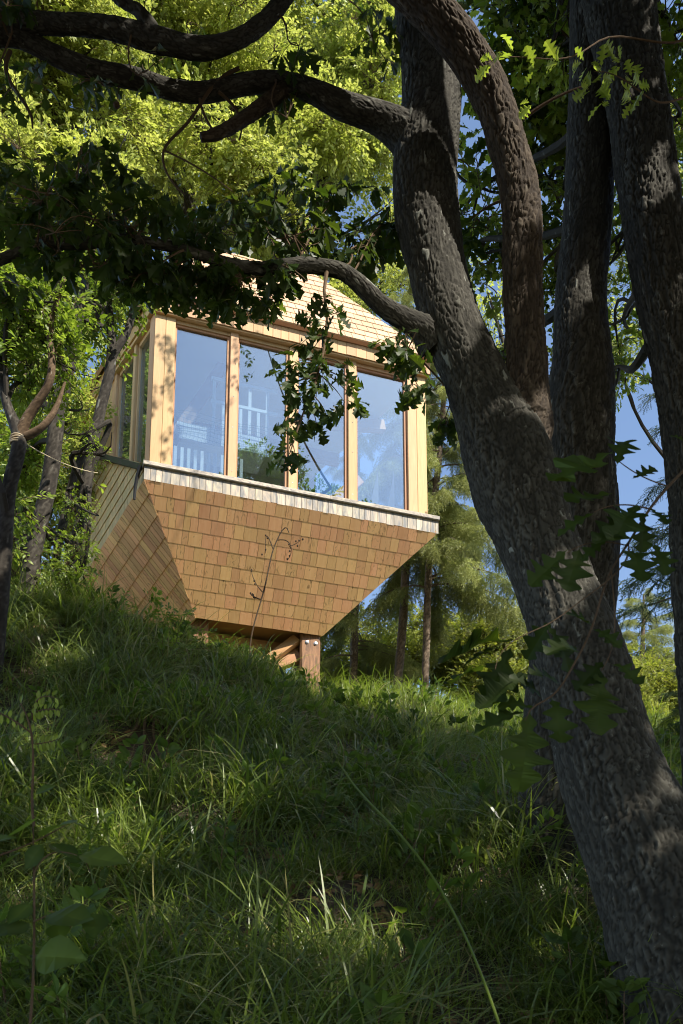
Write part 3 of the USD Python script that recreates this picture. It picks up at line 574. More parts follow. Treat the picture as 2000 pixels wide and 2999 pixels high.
def make_boughs(kind, src, count, nsp, rad, seed, face=.9):
    """a bough: many sprigs round a small frame of twigs, leaves turned to the light"""
    for b_ in range(count):
        rng = np.random.default_rng(seed + b_); d = rand_dirs(rng, nsp); p = d * rad * np.array([1, 1, .75]) * (.25 + .75 * rng.random((nsp, 1)) ** .5)
        dirs = unit(d * .7 + rand_dirs(rng, nsp) * .8 + [0, 0, -.1]); up = np.array([0, 0, .75]) + SUN * face + rng.normal(0, .3, (nsp, 3)); Rm = bases(dirs, up); sc = rng.uniform(.75, 1.2, nsp)
        V, Fc, T, SV, SF, nv, ns = [], [], [], [], [], 0, 0
        for i in range(nsp):
            v, f, t, sv, sf, mat = RAW[src][i % len(RAW[src])]
            V.append(v * sc[i] @ Rm[i].T + p[i]); Fc.append(f + nv); T.append(np.clip(t + rng.normal(0, .12), 0, 1)); nv += len(v)
            if i % 2 == 0: SV.append(sv * sc[i] @ Rm[i].T + p[i]); SF.append(sf + ns); ns += len(sv)
        for i in range(0, nsp, 6):
            sv, sf = tube(np.array([[0, 0, -.1, .009], [*(p[i] * .5 + rng.normal(0, .05, 3)), .006], [*p[i], .003]]), 4, 5); SV.append(sv); SF.append(sf + ns); ns += len(sv)
        sprig(kind, [('leaf_blades', np.vstack(V), np.vstack(Fc), np.concatenate(T), mat), ('stems', np.vstack(SV), np.vstack(SF), np.full(ns, .5), 'twig_bark')])
OVAL_MIN = leaf_template([(0, .02), (.48, .29), (1.0, .0)], .3, .35)
make_sprigs('bright_raw', 8, OVAL_MIN, 'bright_leaf', 17, .5, .108, 1200, .3)
make_sprigs('shrub_raw', 6, OVAL_MIN, 'shrub_leaf', 20, .4, .075, 1400, .1)
make_sprigs('mid_raw', 6, OVAL_SMALL, 'mid_leaf', 15, .42, .085, 1300, .3)
make_boughs('bright_bough', 'bright_raw', 8, 44, .72, 700); make_boughs('shrub_bough', 'shrub_raw', 4, 50, .55, 720); make_boughs('mid_bough', 'mid_raw', 5, 24, .36, 740)
make_boughs('mid_oak_bough', 'mid_oak_sprig', 4, 16, .34, 760); make_boughs('oak_bough', 'oak_sprig', 4, 16, .34, 780)
BOUGH = {'bright_sprig': ('bright_bough', 31), 'shrub_sprig': ('shrub_bough', 36), 'mid_sprig': ('mid_bough', 20), 'mid_oak_sprig': ('mid_oak_bough', 13), 'oak_sprig': ('oak_bough', 13)}
def make_needles(kind, mat, count, length, n, nl, nw, seed, hang):
    for s_ in range(count):
        rng = np.random.default_rng(seed + s_); vs, fs, ts, base = [], [], [], 0
        tracks = [(np.zeros(3), np.array([1.0, 0, -.15]), length)]
        for k in range(7):
            t = .15 + k * .11; sd = 1 if k % 2 else -1
            tracks.append((np.array([t * length, 0, -.08 * t * length]), unit(np.array([.75, sd * .8, -.25 - hang * rng.random()])), length * (.62 - .45 * t)))
        for o, dd, ln in tracks:
            m = int(n * ln / length); t = np.linspace(.04, 1, m); p = o + dd * (t * ln)[:, None] + np.array([0, 0, -hang * .6]) * (t * t * ln)[:, None]
            d = unit(dd * .7 + rand_dirs(rng, m)); up = rand_dirs(rng, m); R = bases(d, up)
            q = np.array([(0, -.5 * nw, 0), (nl, 0, 0), (0, .5 * nw, 0)]); v = np.einsum('nij,kj->nki', R, q) + p[:, None]
            vs.append(v.reshape(-1, 3)); fs.append(np.arange(m * 3).reshape(-1, 3) + base); ts.append(np.repeat(np.clip(.3 + .5 * t + rng.normal(0, .15, m), 0, 1), 3)); base += m * 3
            sv, sf = tube(np.array([[*o, .003], [*(o + dd * ln * .5 + [0, 0, -hang * .15 * ln]), .0025], [*(o + dd * ln + [0, 0, -hang * .6 * ln]), .0015]]), 3, 3, False)
            vs.append(sv); fs.append(sf + base); ts.append(np.zeros(len(sv))); base += len(sv)
        RAW.setdefault(kind, []).append((np.vstack(vs), np.vstack(fs), np.concatenate(ts), None, None, mat))
        sprig(kind, [('needles', np.vstack(vs), np.vstack(fs), np.concatenate(ts), mat)])
make_needles('spruce_sprig', 'needle', 5, .55, 46, .050, .013, 500, .55)
make_needles('dark_spruce_sprig', 'dark_needle', 4, .5, 52, .040, .010, 520, .2)

def pick(rng, blobs, n, shell=.45):
    """points and outward directions in ellipsoid blobs (centre, radii, weight)"""
    w = np.array([b[2] for b in blobs], float); k = rng.choice(len(blobs), n, p=w / w.sum())
    c = np.array([b[0] for b in blobs])[k]; r = np.array([np.broadcast_to(b[1], 3) for b in blobs])[k]
    d = rand_dirs(rng, n); q = (shell + (1 - shell) * rng.random(n) ** .6)[:, None]
    return c + d * r * q, d
def crown(parent, kind, blobs, n, seed, scale=(.75, 1.3), out=.7, droop=.15, label=None, keep=None):
    rng = np.random.default_rng(seed)
    if kind in BOUGH:
        kb, per = BOUGH[kind]; w = np.array([b[2] for b in blobs], float); m = max(len(blobs), int(n / per)); r0 = {'bright_bough': .72, 'shrub_bough': .55}.get(kb, .36)
        k = np.r_[np.arange(len(blobs)), rng.choice(len(blobs), max(0, m - len(blobs)), p=w / w.sum())]; d = rand_dirs(rng, len(k)); rr = np.array([np.broadcast_to(b[1], 3) for b in blobs])[k]; sz = np.minimum(1.15, rr.min(1) / r0) * rng.uniform(.75, 1.1, len(k))
        p = np.array([b[0] for b in blobs])[k] + d * np.maximum(rr - sz[:, None] * r0 * .6, rr * .15) * rng.random((len(k), 1)) ** .5
        Rm = Rotation.from_euler('zxy', np.c_[rng.uniform(-.7, .7, len(k)), rng.normal(0, .2, (len(k), 2))]).as_matrix(); return instancer(parent, 'foliage', kb, p, Rm, sz, label, seed)
    p, d = pick(rng, blobs, n)
    dirs = unit(d * out + rand_dirs(rng, n) * .8 + [0, 0, -droop])
    if keep is not None: m = keep(p); p, dirs = p[m], dirs[m]
    up = np.array([0, 0, .75]) + SUN * .9 + rng.normal(0, .3, (len(p), 3))
    return instancer(parent, 'foliage', kind, p, bases(dirs, up), rng.uniform(*scale, len(p)), label, seed)
def limbs_to(parent, trunk, blobs, mat, seed, r0=.05, name='limb', frac=(.35, .95)):
    """one bent limb from the trunk to every blob"""
    rng = np.random.default_rng(seed); trunk = np.asarray(trunk)
    for c, r, w in blobs:
        c = np.asarray(c, float); zt = trunk[:, 2]; want = np.clip(c[2] - .5 * np.linalg.norm(c[:2] - trunk[-1, :2]) - .3, zt[0] + frac[0] * (zt[-1] - zt[0]), zt[0] + frac[1] * (zt[-1] - zt[0]))
        s = np.array([np.interp(want, zt, trunk[:, i]) for i in range(4)])
        m = (s[:3] + c) / 2 + rng.normal(0, .15, 3) + [0, 0, .15]; e = c + rng.normal(0, .2, 3)
        rr = min(r0, s[3] * .6); v, f = tube(np.array([[*s[:3], rr], [*m, rr * .6], [*c, rr * .35], [*(c + (c - m) * .5 + rng.normal(0, .2, 3)), rr * .12]]), 6, 10)
        part(parent, name, v, f, mat, tone=np.full(len(v), .5))
        for k in range(3):
            q = rand_dirs(rng, 1)[0] * np.broadcast_to(r, 3) * .8
            v, f = tube(np.array([[*(m + (c - m) * rng.random()), rr * .35], [*(c + q * .5 + rng.normal(0, .08, 3)), rr * .2], [*(c + q), rr * .07]]), 5, 7)
            part(parent, 'twig', v, f, mat, tone=np.full(len(v), .5))

# ------------------------------------------------------------------ the great oak on the right
OAK_BASE = P(1960, 2680, 4.5)
oak = thing('oak_tree', 'great forked oak leaning in from the right foreground, its long limbs arching over the cabin', 'tree', (OAK_BASE[0], OAK_BASE[1], float(ground_z(OAK_BASE[0], OAK_BASE[1]))))
trunk_px = [(2110, 2950, 4.35, 620), (2010, 2760, 4.42, 500), (1905, 2520, 4.52, 400), (1815, 2330, 4.63, 335), (1750, 2130, 4.76, 292), (1703, 1930, 4.88, 268), (1655, 1790, 4.96, 248), (1603, 1660, 5.04, 240), (1556, 1540, 5.1, 252), (1516, 1430, 5.15, 276), (1476, 1310, 5.2, 262), (1418, 1170, 5.24, 212), (1375, 1070, 5.27, 192), (1330, 972, 5.3, 184), (1283, 800, 5.35, 170), (1262, 700, 5.38, 180), (1250, 620, 5.4, 188), (1248, 446, 5.45, 186), (1262, 319, 5.5, 172), (1258, 191, 5.55, 168), (1245, 60, 5.6, 168), (1235, -150, 5.7, 160), (1230, -420, 5.85, 140)]
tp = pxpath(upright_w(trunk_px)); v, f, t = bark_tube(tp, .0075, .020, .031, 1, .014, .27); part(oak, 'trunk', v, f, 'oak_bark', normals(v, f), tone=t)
stem2 = pxpath([(1500, 1380, 5.2, 170), (1530, 1260, 5.2, 170), (1541, 1133, 5.18, 128), (1538, 972, 5.15, 114), (1530, 800, 5.12, 116), (1529, 640, 5.08, 110), (1518, 540, 5.06, 112), (1490, 440, 5.04, 106), (1455, 319, 5.0, 108), (1405, 215, 4.96, 112), (1335, 110, 4.9, 112), (1255, 20, 4.86, 112), (1150, -70, 4.85, 108), (1020, -200, 4.9, 96)])
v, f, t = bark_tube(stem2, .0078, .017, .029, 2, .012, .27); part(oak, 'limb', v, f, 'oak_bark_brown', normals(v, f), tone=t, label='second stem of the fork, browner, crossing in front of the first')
def limb(rows, seed, mat='oak_bark', label=None, step=.008, depth=.011, cell=.027): 
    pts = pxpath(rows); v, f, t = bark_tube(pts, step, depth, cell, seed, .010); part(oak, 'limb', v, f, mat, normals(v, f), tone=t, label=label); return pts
limbA = limb([(1230, 440, 5.45, 150), (1160, 375, 5.4, 104), (1080, 335, 5.36, 80), (1000, 308, 5.32, 72), (900, 262, 5.3, 62), (800, 242, 5.28, 58), (700, 250, 5.26, 56), (600, 270, 5.24, 54), (500, 262, 5.2, 54), (400, 232, 5.16, 56), (300, 214, 5.12, 58), (200, 180, 5.08, 56), (120, 140, 5.04, 54), (50, 105, 5.0, 60), (-60, 95, 4.98, 84), (-250, 110, 4.95, 90)], 3, label='long upper limb arching left')
limb([(830, 262, 5.29, 46), (770, 310, 5.25, 40), (700, 358, 5.2, 36), (640, 390, 5.16, 32), (588, 402, 5.14, 26)], 4, 'oak_bark_brown', 'short broken stub under the upper limb')
limbB = limb([(-250, 80, 4.95, 90), (-60, 62, 4.95, 78), (60, 66, 4.95, 60), (200, 72, 4.95, 56), (330, 84, 4.95, 60), (430, 110, 4.96, 66), (520, 132, 4.97, 60), (600, 143, 4.98, 56), (680, 122, 5.0, 52), (750, 82, 5.02, 50), (805, 30, 5.05, 48), (860, -50, 5.1, 50), (960, -170, 5.2, 60), (1120, -330, 5.5, 80)], 5, label='topmost limb curving down and out to the left')
limb([(470, 108, 4.95, 36), (430, 62, 4.92, 34), (395, 25, 4.9, 30), (352, 2, 4.88, 26), (330, -20, 4.86, 20)], 6, 'oak_bark', 'stub on the topmost limb')
limbC = limb([(1280, 1010, 5.3, 120), (1230, 960, 5.24, 80), (1180, 932, 5.2, 62), (1120, 895, 5.16, 54), (1060, 840, 5.12, 50), (1010, 800, 5.08, 46), (950, 782, 5.05, 44), (850, 778, 5.0, 40), (760, 786, 4.95, 36), (680, 774, 4.9, 32), (590, 748, 4.86, 30), (500, 722, 4.84, 30), (400, 706, 4.82, 30), (320, 702, 4.8, 32), (230, 714, 4.78, 34), (140, 712, 4.76, 32), (60, 736, 4.74, 30), (-40, 780, 4.72, 30), (-160, 830, 4.7, 28)], 7, label='lower limb in shadow carrying the dark leaves')
# crown limbs out of the frame, towards the foliage that shades the bank
for k, (a, b, c_) in enumerate((((1235, -420, 5.85), (.6, 4.6, 9.2), (-1.5, 5.2, 11.2)), ((1230, -300, 5.8), (2.4, 3.6, 9.0), (4.0, 2.6, 10.6)), ((1020, -200, 4.9), (-.8, 3.4, 7.4), (-2.2, 1.8, 8.4)), ((1235, -420, 5.85), (2.6, 6.8, 12.4), (4.2, 8.2, 14.0)), ((1230, -300, 5.8), (.8, 3.0, 8.4), (1.2, .5, 9.4)))):
    s_ = P(*a); v, f, t = bark_tube(np.array([[*s_, .13], [*b, .085], [*c_, .03]]), .03, .008, .04, 20 + k, .02); part(oak, 'limb', v, f, 'oak_bark', normals(v, f), tone=t)

rng = np.random.default_rng(77)
LEAFS = []                       # (pos, dir, up, size, tone)
TWIGS = []
def rosette(p, d, n, size, spread=.9, droop=.35):
    d = unit(d); a = unit(np.cross(d, [.3, .2, 1.0])); b = np.cross(d, a); ph = rng.uniform(0, 6.28)
    for k in range(n):
        th = ph + k * 2.4 + rng.normal(0, .25); q = unit(d * rng.uniform(.25, .9) + (a * math.cos(th) + b * math.sin(th)) * spread + [0, 0, -droop])
        LEAFS.append((p + q * .012 - d * rng.uniform(0, .05), q, unit(np.array([0, 0, .8]) + rng.normal(0, .45, 3)), size * rng.uniform(.65, 1.15), float(rng.beta(2, 3))))
def cluster(px, py, rx, ry, Y0, Y1, n, anchor, size=.125, down=.0, per=6):
    """rosettes in a patch of crown, each on its own twig that leaves the anchoring limb"""
    hubs = []
    for _ in range(max(1, n // 9)):
        h = P(px + rx * rng.uniform(-.5, .5), py + ry * rng.uniform(-.5, .5), rng.uniform(Y0, Y1)); i = int(np.argmin(np.linalg.norm(anchor[:, :3] - h, axis=1) + rng.uniform(0, .3, len(anchor)))); s0 = anchor[i, :3]
        m1 = s0 + (h - s0) * .35 + rng.normal(0, .05, 3); m2 = s0 + (h - s0) * .7 + rng.normal(0, .05, 3); hubs.append(h); TWIGS.append(np.array([[*s0, .008], [*m1, .006], [*m2, .005], [*h, .003]]))
    for _ in range(n):
        th, q = rng.uniform(0, 6.28), math.sqrt(rng.random()); p = P(px + rx * q * math.cos(th), py + ry * q * math.sin(th), rng.uniform(Y0, Y1))
        s0 = min(hubs, key=lambda h: np.linalg.norm(h - p) + rng.uniform(0, .1))
        mid = (s0 + p) / 2 + rng.normal(0, .03, 3); d = unit(p - mid + [0, 0, -down])
        TWIGS.append(np.array([[*s0, .003], [*mid, .0025], [*p, .0015]])); rosette(p, d, rng.integers(per - 2, per + 2), size)
sC, sA, sB = spline(limbC, 60), spline(limbA, 60), spline(limbB, 60)
for a in [(90, 560, 170, 110, 4.3, 5.2, 26), (230, 500, 150, 70, 4.3, 5.2, 15), (300, 610, 160, 100, 4.4, 5.2, 24), (90, 690, 160, 90, 4.3, 5.0, 20), (250, 760, 190, 60, 4.4, 5.0, 22), (430, 660, 120, 80, 4.5, 5.3, 20), (430, 800, 100, 70, 4.6, 5.2, 26), (170, 640, 190, 120, 4.3, 5.2, 14), (390, 560, 120, 80, 4.5, 5.3, 9),
          (560, 810, 130, 75, 4.7, 5.3, 42), (560, 690, 90, 60, 4.8, 5.5, 14), (690, 650, 130, 70, 4.8, 5.6, 26), (820, 590, 110, 110, 5.0, 5.8, 26), (720, 840, 140, 70, 4.8, 5.3, 34), (820, 790, 60, 50, 4.9, 5.2, 7), (900, 690, 120, 70, 5.0, 5.7, 20), (1050, 720, 120, 70, 5.2, 5.9, 20), (1120, 640, 60, 110, 5.4, 6.0, 14), (970, 560, 60, 80, 5.2, 5.8, 9), (0, 850, 90, 50, 4.4, 4.9, 8), (1180, 1010, 70, 40, 5.0, 5.3, 7), (1225, 1130, 45, 45, 5.1, 5.4, 5), (1290, 1230, 40, 60, 5.5, 6.0, 5)]:
    cluster(*a, sC, .122, .25)
for a in [(290, 240, 60, 50, 4.8, 5.2, 6), (450, 200, 80, 50, 4.8, 5.2, 5), (110, 230, 90, 50, 4.7, 5.2, 4), (30, 260, 40, 60, 4.6, 5.0, 3), (840, 310, 60, 80, 5.1, 5.4, 6), (860, 150, 40, 60, 5.0, 5.3, 4), (560, 90, 50, 40, 4.8, 5.1, 3), (1110, 130, 60, 120, 5.3, 5.8, 9), (30, 20, 60, 40, 4.6, 4.9, 4)]:
    cluster(*a, np.vstack([sA, sB]), .12, .3, 5)
# the sprig that hangs over the window
hang = pxpath([(958, 790, 5.05, 12), (950, 860, 4.95, 10), (958, 960, 4.9, 9), (940, 1060, 4.85, 8), (915, 1150, 4.82, 7), (880, 1230, 4.8, 6), (848, 1330, 4.78, 4)]); TWIGS.append(hang)
hs = spline(hang, 40)
for px_, py_, n_ in ((950, 880, 5), (985, 920, 5), (905, 930, 6), (935, 985, 6), (880, 1010, 5), (835, 1080, 6), (870, 1060, 6), (930, 1060, 7), (900, 1110, 7), (945, 1120, 6), (880, 1160, 7), (925, 1185, 6), (865, 1210, 6), (955, 1215, 5), (900, 1245, 5), (845, 1260, 5), (930, 1260, 4), (845, 1330, 5), (865, 1345, 3), (1010, 1075, 4), (1030, 1130, 4), (1055, 1190, 5), (1010, 1180, 3), (855, 1130, 5), (915, 1030, 6)):
    p = P(px_, py_, rng.uniform(4.7, 4.95)); i = int(np.argmin(np.linalg.norm(hs[:, :3] - p - [0, 0, .12], axis=1))); TWIGS.append(np.array([[*hs[i, :3], .004], [*((hs[i, :3] + p) / 2 + [0, 0, .02]), .003], [*p, .0015]]))
    rosette(p, unit(p - hs[i, :3] + [0, 0, -.15]), n_ + 1, .112, .9, .5); rosette(p + rng.normal(0, .05, 3), unit(rng.normal(0, 1, 3) + [0, 0, -.4]), n_ - 3, .105, .9, .4)
for px_, py_ in ((1185, 1030), (1215, 1070), (1150, 1060), (1240, 1020), (1180, 1080), (1215, 1150), (1245, 1165)):
    rosette(P(px_, py_, 5.1), np.array([-.5, 0, -.5]), 3, .11, .8, .4)
# the leaves largest in the picture are single leaves; the rest are the foliage
def leaf_px(l):
    x, y, d = project(l[0] + l[1] * l[3] * .5); inside = (-30 < x < 2030) and (-30 < y < 3030); return (F * l[3] / d) * (1 if inside else .01)
order = np.argsort([-leaf_px(l) * (1.4 if project(l[0])[1] > 820 else 1.0) for l in LEAFS])
def put_leaf(parent, l, mat='oak_leaf', tmpl=OAK_BIG, label=None):
    v, f, t = leaves(tmpl, [l[0]], np.array([l[1]]), np.array([l[2]]), [l[3]], np.array([float(l[4])])); t = t.copy(); t[::3] += .3; v = v + (meshkit.noise(v * 19 + l[4] * 50)[:, None] - .5) * l[3] * .22 * np.asarray(unit(l[2])); part(parent, 'leaf', v, f, mat, tone=t, label=label)
for i in order[:300]: put_leaf(oak, LEAFS[i])
rest = [LEAFS[i] for i in order[300:]]
v, f, t = leaves(OAK_SMALL, np.array([l[0] for l in rest]), np.array([l[1] for l in rest]), np.array([l[2] for l in rest]), np.array([l[3] for l in rest]), np.array([l[4] for l in rest]))
pr = part(oak, 'foliage', v, f, 'oak_leaf', tone=t, kind='stuff', label='the smaller dark lobed leaves along the limbs')
q = Pile()
for tw in TWIGS: q.add(*tube(tw, 5, 7, False))
v, f, _ = q.get(); part(oak, 'twigs', v, f, 'twig_bark', tone=np.full(len(v), .5), kind='stuff')
# long bare twigs hanging in the bright gap
for rows in ([(700, 200, 5.2, 12), (590, 300, 5.2, 10), (540, 370, 5.2, 9), (480, 440, 5.2, 8), (490, 510, 5.2, 6), (540, 570, 5.2, 4)], [(585, 290, 5.2, 8), (610, 360, 5.2, 7), (650, 410, 5.2, 5)], [(480, 440, 5.2, 6), (560, 480, 5.2, 5), (680, 560, 5.2, 3)], [(30, 150, 5.0, 14), (35, 250, 5.0, 12), (70, 300, 5.0, 10), (95, 375, 5.0, 6)], [(640, 270, 5.2, 10), (690, 320, 5.3, 8), (700, 410, 5.3, 5)], [(1530, 350, 5.0, 12), (1620, 290, 4.9, 9), (1720, 250, 4.8, 6)], [(1510, 640, 5.06, 10), (1440, 600, 5.3, 8), (1380, 640, 5.4, 4)]):
    v, f = tube(pxpath(rows), 6, 24); part(oak, 'twig', v, f, 'twig_bark', tone=np.full(len(v), .4))
# the crown overhead: foliage along the sun's path over the bank, with gaps where sunlight reaches the ground
def ground_hit(px, py):
    r = ray(px, py); ts = np.linspace(1.5, 30, 1500); q = r[None] * ts[:, None]; below = q[:, 2] < ground_z(q[:, 0], q[:, 1]) + .12
    return q[np.argmax(below)] if below.any() else None
def sheared(p): p = np.asarray(p, float); return p[..., :2] - SUN[:2] * (p[..., 2:3] / SUN[2])
GAPS = []
for px_, py_, r_ in ((330, 2420, .74), (180, 2330, .64), (50, 2380, .5), (240, 2560, .42), (500, 2400, .55), (420, 2520, .42), (320, 2270, .45), (560, 2000, .46), (640, 1900, .35), (470, 2100, .26), (60, 2200, .36), (160, 1950, .3), (60, 1850, .3), (350, 1800, .36), (1080, 2640, .26), (1100, 2760, .24), (450, 2720, .2), (200, 2760, .22), (1180, 2180, .2), (880, 1950, .24), (700, 1930, .2), (760, 2000, .16), (1290, 2160, .16), (1440, 2540, .14), (880, 2330, .2), (830, 2760, .2), (150, 2600, .14), (1560, 2790, .2), (640, 2800, .18), (980, 2850, .14), (1300, 2600, .14), (1780, 2560, .12), (1840, 2200, .16), (250, 1800, .25), (1000, 1990, .2), (600, 1840, .2)):
    g = ground_hit(px_, py_)
    if g is not None: GAPS.append((sheared(g), r_))
for px_, py_, Y_, r_ in ((1345, 1050, 5.05, .07), (1340, 900, 5.2, .06), (1230, 960, 5.1, .05), (1745, 850, 6.0, .08), (1700, 560, 6.0, .08), (1840, 2400, 4.4, .1), (700, 100, 4.95, .1), (520, 100, 4.9, .08), (1250, 250, 5.4, .07), (420, 60, 4.9, .08), (1900, 2600, 4.3, .1)):
    GAPS.append((sheared(P(px_, py_, Y_)), r_))
GC = np.array([g[0] for g in GAPS]); GR = np.array([g[1] for g in GAPS])
def canopy_points(n, seed, x0, x1, y0, y1, edge=15.4):
    rg = np.random.default_rng(seed); hub = np.stack([rg.uniform(x0, x1, n // 14), rg.uniform(y0, y1, n // 14)], 1); hz = rg.uniform(5.6, 9.8, len(hub)); k = rg.integers(0, len(hub), n)
    a = hub[k] + rg.normal(0, .24, (n, 2)); z = hz[k] + rg.normal(0, .16, n) + np.clip(a[:, 1] - 5, 0, 10) * .55
    nz = meshkit.fbm(np.c_[a * 1.5, np.zeros(n)], 3, 31); keep = nz > .33
    lim = edge + .5 * np.sin(a[:, 0] * 1.3) - .12 * (a[:, 0] + 4); lim = np.minimum(lim, 15.4 - 1.0 * np.maximum(0, -6.2 - a[:, 0])); keep &= a[:, 1] < lim
    dd, ii = cKDTree(GC).query(a, k=5); keep &= ~((dd < GR[ii] + .06).any(1))
    p = np.c_[a + SUN[:2] * (z / SUN[2])[:, None], z]
    px, py, d = project(p); seen = (d > .3) & (px > -150) & (px < 2150) & (py > -140); keep &= ~seen & (z > ground_z(p[:, 0], p[:, 1]) + 2.5)
    return p[keep]
cp = canopy_points(205000, 5, -12.5, 9.5, -6.5, 15.8)
rg = np.random.default_rng(6); dirs = rand_dirs(rg, len(cp), -.6, .4)
v, f, t = leaves((np.array([(0, 0, 0), (.5, .27, .06), (1, 0, -.12), (.5, -.27, .06)], float), np.array([(0, 2, 1), (0, 3, 2)])), cp, dirs, np.array([0, 0, 1.0]) + SUN * .6 + rg.normal(0, .35, (len(cp), 3)), rg.uniform(.15, .25, len(cp)), rg.random(len(cp)))
part(oak, 'foliage', v, f, 'oak_leaf', tone=t, kind='stuff', label='the crown overhead that shades the bank')
# a few sprigs above the roof edge that throw leaf shadows on the corner post
sh = []
for k in range(26):
    tgt = W(rg.uniform(-.1, .75), .05, ZS + rg.uniform(.2, 2.9)); sh.append(tgt + SUN * rg.uniform(5.0, 7.0) + rg.normal(0, .12, 3))
for k in range(10):
    tgt = W(rg.uniform(1.1, 1.5), .05, ZS + rg.uniform(1.5, 2.8)); sh.append(tgt + SUN * rg.uniform(5.0, 7.0))
sh = np.array(sh); instancer(oak, 'foliage', 'oak_sprig', sh, bases(rand_dirs(rg, len(sh), -.5, .3), np.array([0, 0, 1.0]) + rg.normal(0, .3, (len(sh), 3))), rg.uniform(.6, .8, len(sh)), 'outer sprigs of the crown', 8)
v, f = tube(np.array([[4.2, 8.2, 14.0, .03], [2.6, 9.0, 14.6, .02], [*sh.mean(0), .01]]), 6, 14); part(oak, 'limb', v, f, 'oak_bark', tone=np.full(len(v), .5))

# ------------------------------------------------------------------ the two other big trunks
def big_trunk(name, label, rows, base, seed, mat='oak_bark'):
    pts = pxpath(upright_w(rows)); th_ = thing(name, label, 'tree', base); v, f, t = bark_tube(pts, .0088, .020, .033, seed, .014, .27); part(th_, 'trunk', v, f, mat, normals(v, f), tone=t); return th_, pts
rows2 = [(1660, 2760, 6.5, 420), (1655, 2500, 6.5, 300), (1640, 2360, 6.5, 240), (1640, 2200, 6.45, 215), (1655, 2050, 6.45, 235), (1672, 1900, 6.4, 225), (1692, 1750, 6.4, 220), (1705, 1600, 6.35, 212), (1708, 1450, 6.3, 196), (1702, 1340, 6.28, 188), (1698, 1230, 6.25, 200), (1702, 1140, 6.22, 192), (1704, 1030, 6.2, 168), (1700, 893, 6.2, 150), (1716, 700, 6.2, 142), (1728, 450, 6.2, 138), (1734, 250, 6.2, 134), (1738, 0, 6.2, 134), (1738, -300, 6.2, 120)]
b2p = pxpath(rows2)[0]; oak2, t2p = big_trunk('oak_tree', 'second oak standing just behind the great forked trunk, with a knotty bulge', rows2, (b2p[0], b2p[1], float(ground_z(b2p[0], b2p[1]))), 31)
rows3 = [(2130, 2700, 5.9, 260), (2105, 2300, 5.9, 205), (2080, 1900, 5.9, 190), (2062, 1650, 5.9, 184), (2052, 1450, 5.9, 182), (2028, 1230, 5.9, 180), (1992, 1030, 5.9, 180), (1952, 850, 5.9, 178), (1918, 680, 5.9, 174), (1890, 480, 5.9, 172), (1858, 255, 5.9, 176), (1828, 100, 5.9, 190), (1806, -40, 5.9, 205), (1790, -300, 5.9, 190)]
b3p = pxpath(rows3)[0]; oak3, t3p = big_trunk('oak_tree', 'tall oak at the right edge of the picture, leaning out of the frame', rows3, (b3p[0], b3p[1], float(ground_z(b3p[0], b3p[1]))), 32)
def px_blob(px, py, Y, r, w=1.0): p = P(px, py, Y); return (p, np.broadcast_to(np.asarray(r, float), 3), w)
bl2 = [px_blob(1400, 560, 8.2, (.45, .5, .75), 1.0), px_blob(1420, 720, 8.0, (.35, .4, .5), .6), px_blob(1580, 330, 8.2, (.6, .6, .7), 1.5), px_blob(1620, 560, 8.4, (.35, .5, .6), .9), px_blob(1560, 60, 8.0, (.7, .7, .6), 1.4), px_blob(1660, 130, 7.4, (.4, .5, .5), .8), px_blob(1630, 800, 8.5, (.2, .4, .5), .35), px_blob(1670, 1080, 7.0, (.22, .2, .18), .16), px_blob(1480, 1010, 8.5, (.2, .2, .2), .1)]
crown(oak2, 'mid_oak_sprig', bl2, 330, 41, (.7, 1.15)); crown(oak2, 'oak_sprig', bl2, 170, 42, (.75, 1.2)); limbs_to(oak2, t2p, bl2, 'oak_bark', 43, .05)
bl3 = [px_blob(1980, 120, 7.4, (.35, .6, .8), 1.2), px_blob(1940, 420, 7.6, (.3, .5, .5), .6), px_blob(1830, 950, 8.5, (.3, .5, .45), .9), px_blob(1800, 760, 8.6, (.25, .4, .5), .7), px_blob(1640, 20, 6.6, (.6, .5, .3), .7), px_blob(1880, 600, 8.4, (.3, .5, .6), .8), px_blob(1790, 1080, 8.6, (.2, .3, .12), .2)]
crown(oak3, 'mid_oak_sprig', bl3, 250, 44, (.7, 1.15)); limbs_to(oak3, t3p, bl3, 'oak_bark', 45, .05)
# sprig of pale leaves in front of the right-hand trunks
LEAFS.clear()
for px_, py_ in ((1740, 200), (1780, 235), (1720, 250), (1800, 180), (1850, 235), (1880, 250), (1770, 290), (1700, 180), (1835, 290), (1480, 150), (1430, 180), (1560, 200), (1620, 180), (1550, 300)):
    rosette(P(px_, py_, 3.9 + .4 * rng.random()), np.array([-.5, .0, .2]), 4, .095, .8, .2)
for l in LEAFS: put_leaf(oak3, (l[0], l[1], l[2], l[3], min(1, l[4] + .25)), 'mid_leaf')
for rows in ([(2100, 330, 4.3, 7), (1990, 290, 4.15, 6), (1930, 300, 4.1, 5), (1850, 250, 4.0, 4), (1740, 210, 3.95, 2)], [(2050, 60, 4.3, 7), (1900, 120, 4.25, 6), (1780, 110, 4.2, 5), (1680, 165, 4.15, 4), (1560, 170, 4.1, 3), (1430, 185, 4.0, 2)]):
    v, f = tube(pxpath(rows), 6, 20); part(oak3, 'twig', v, f, 'twig_bark', tone=np.full(len(v), .4))

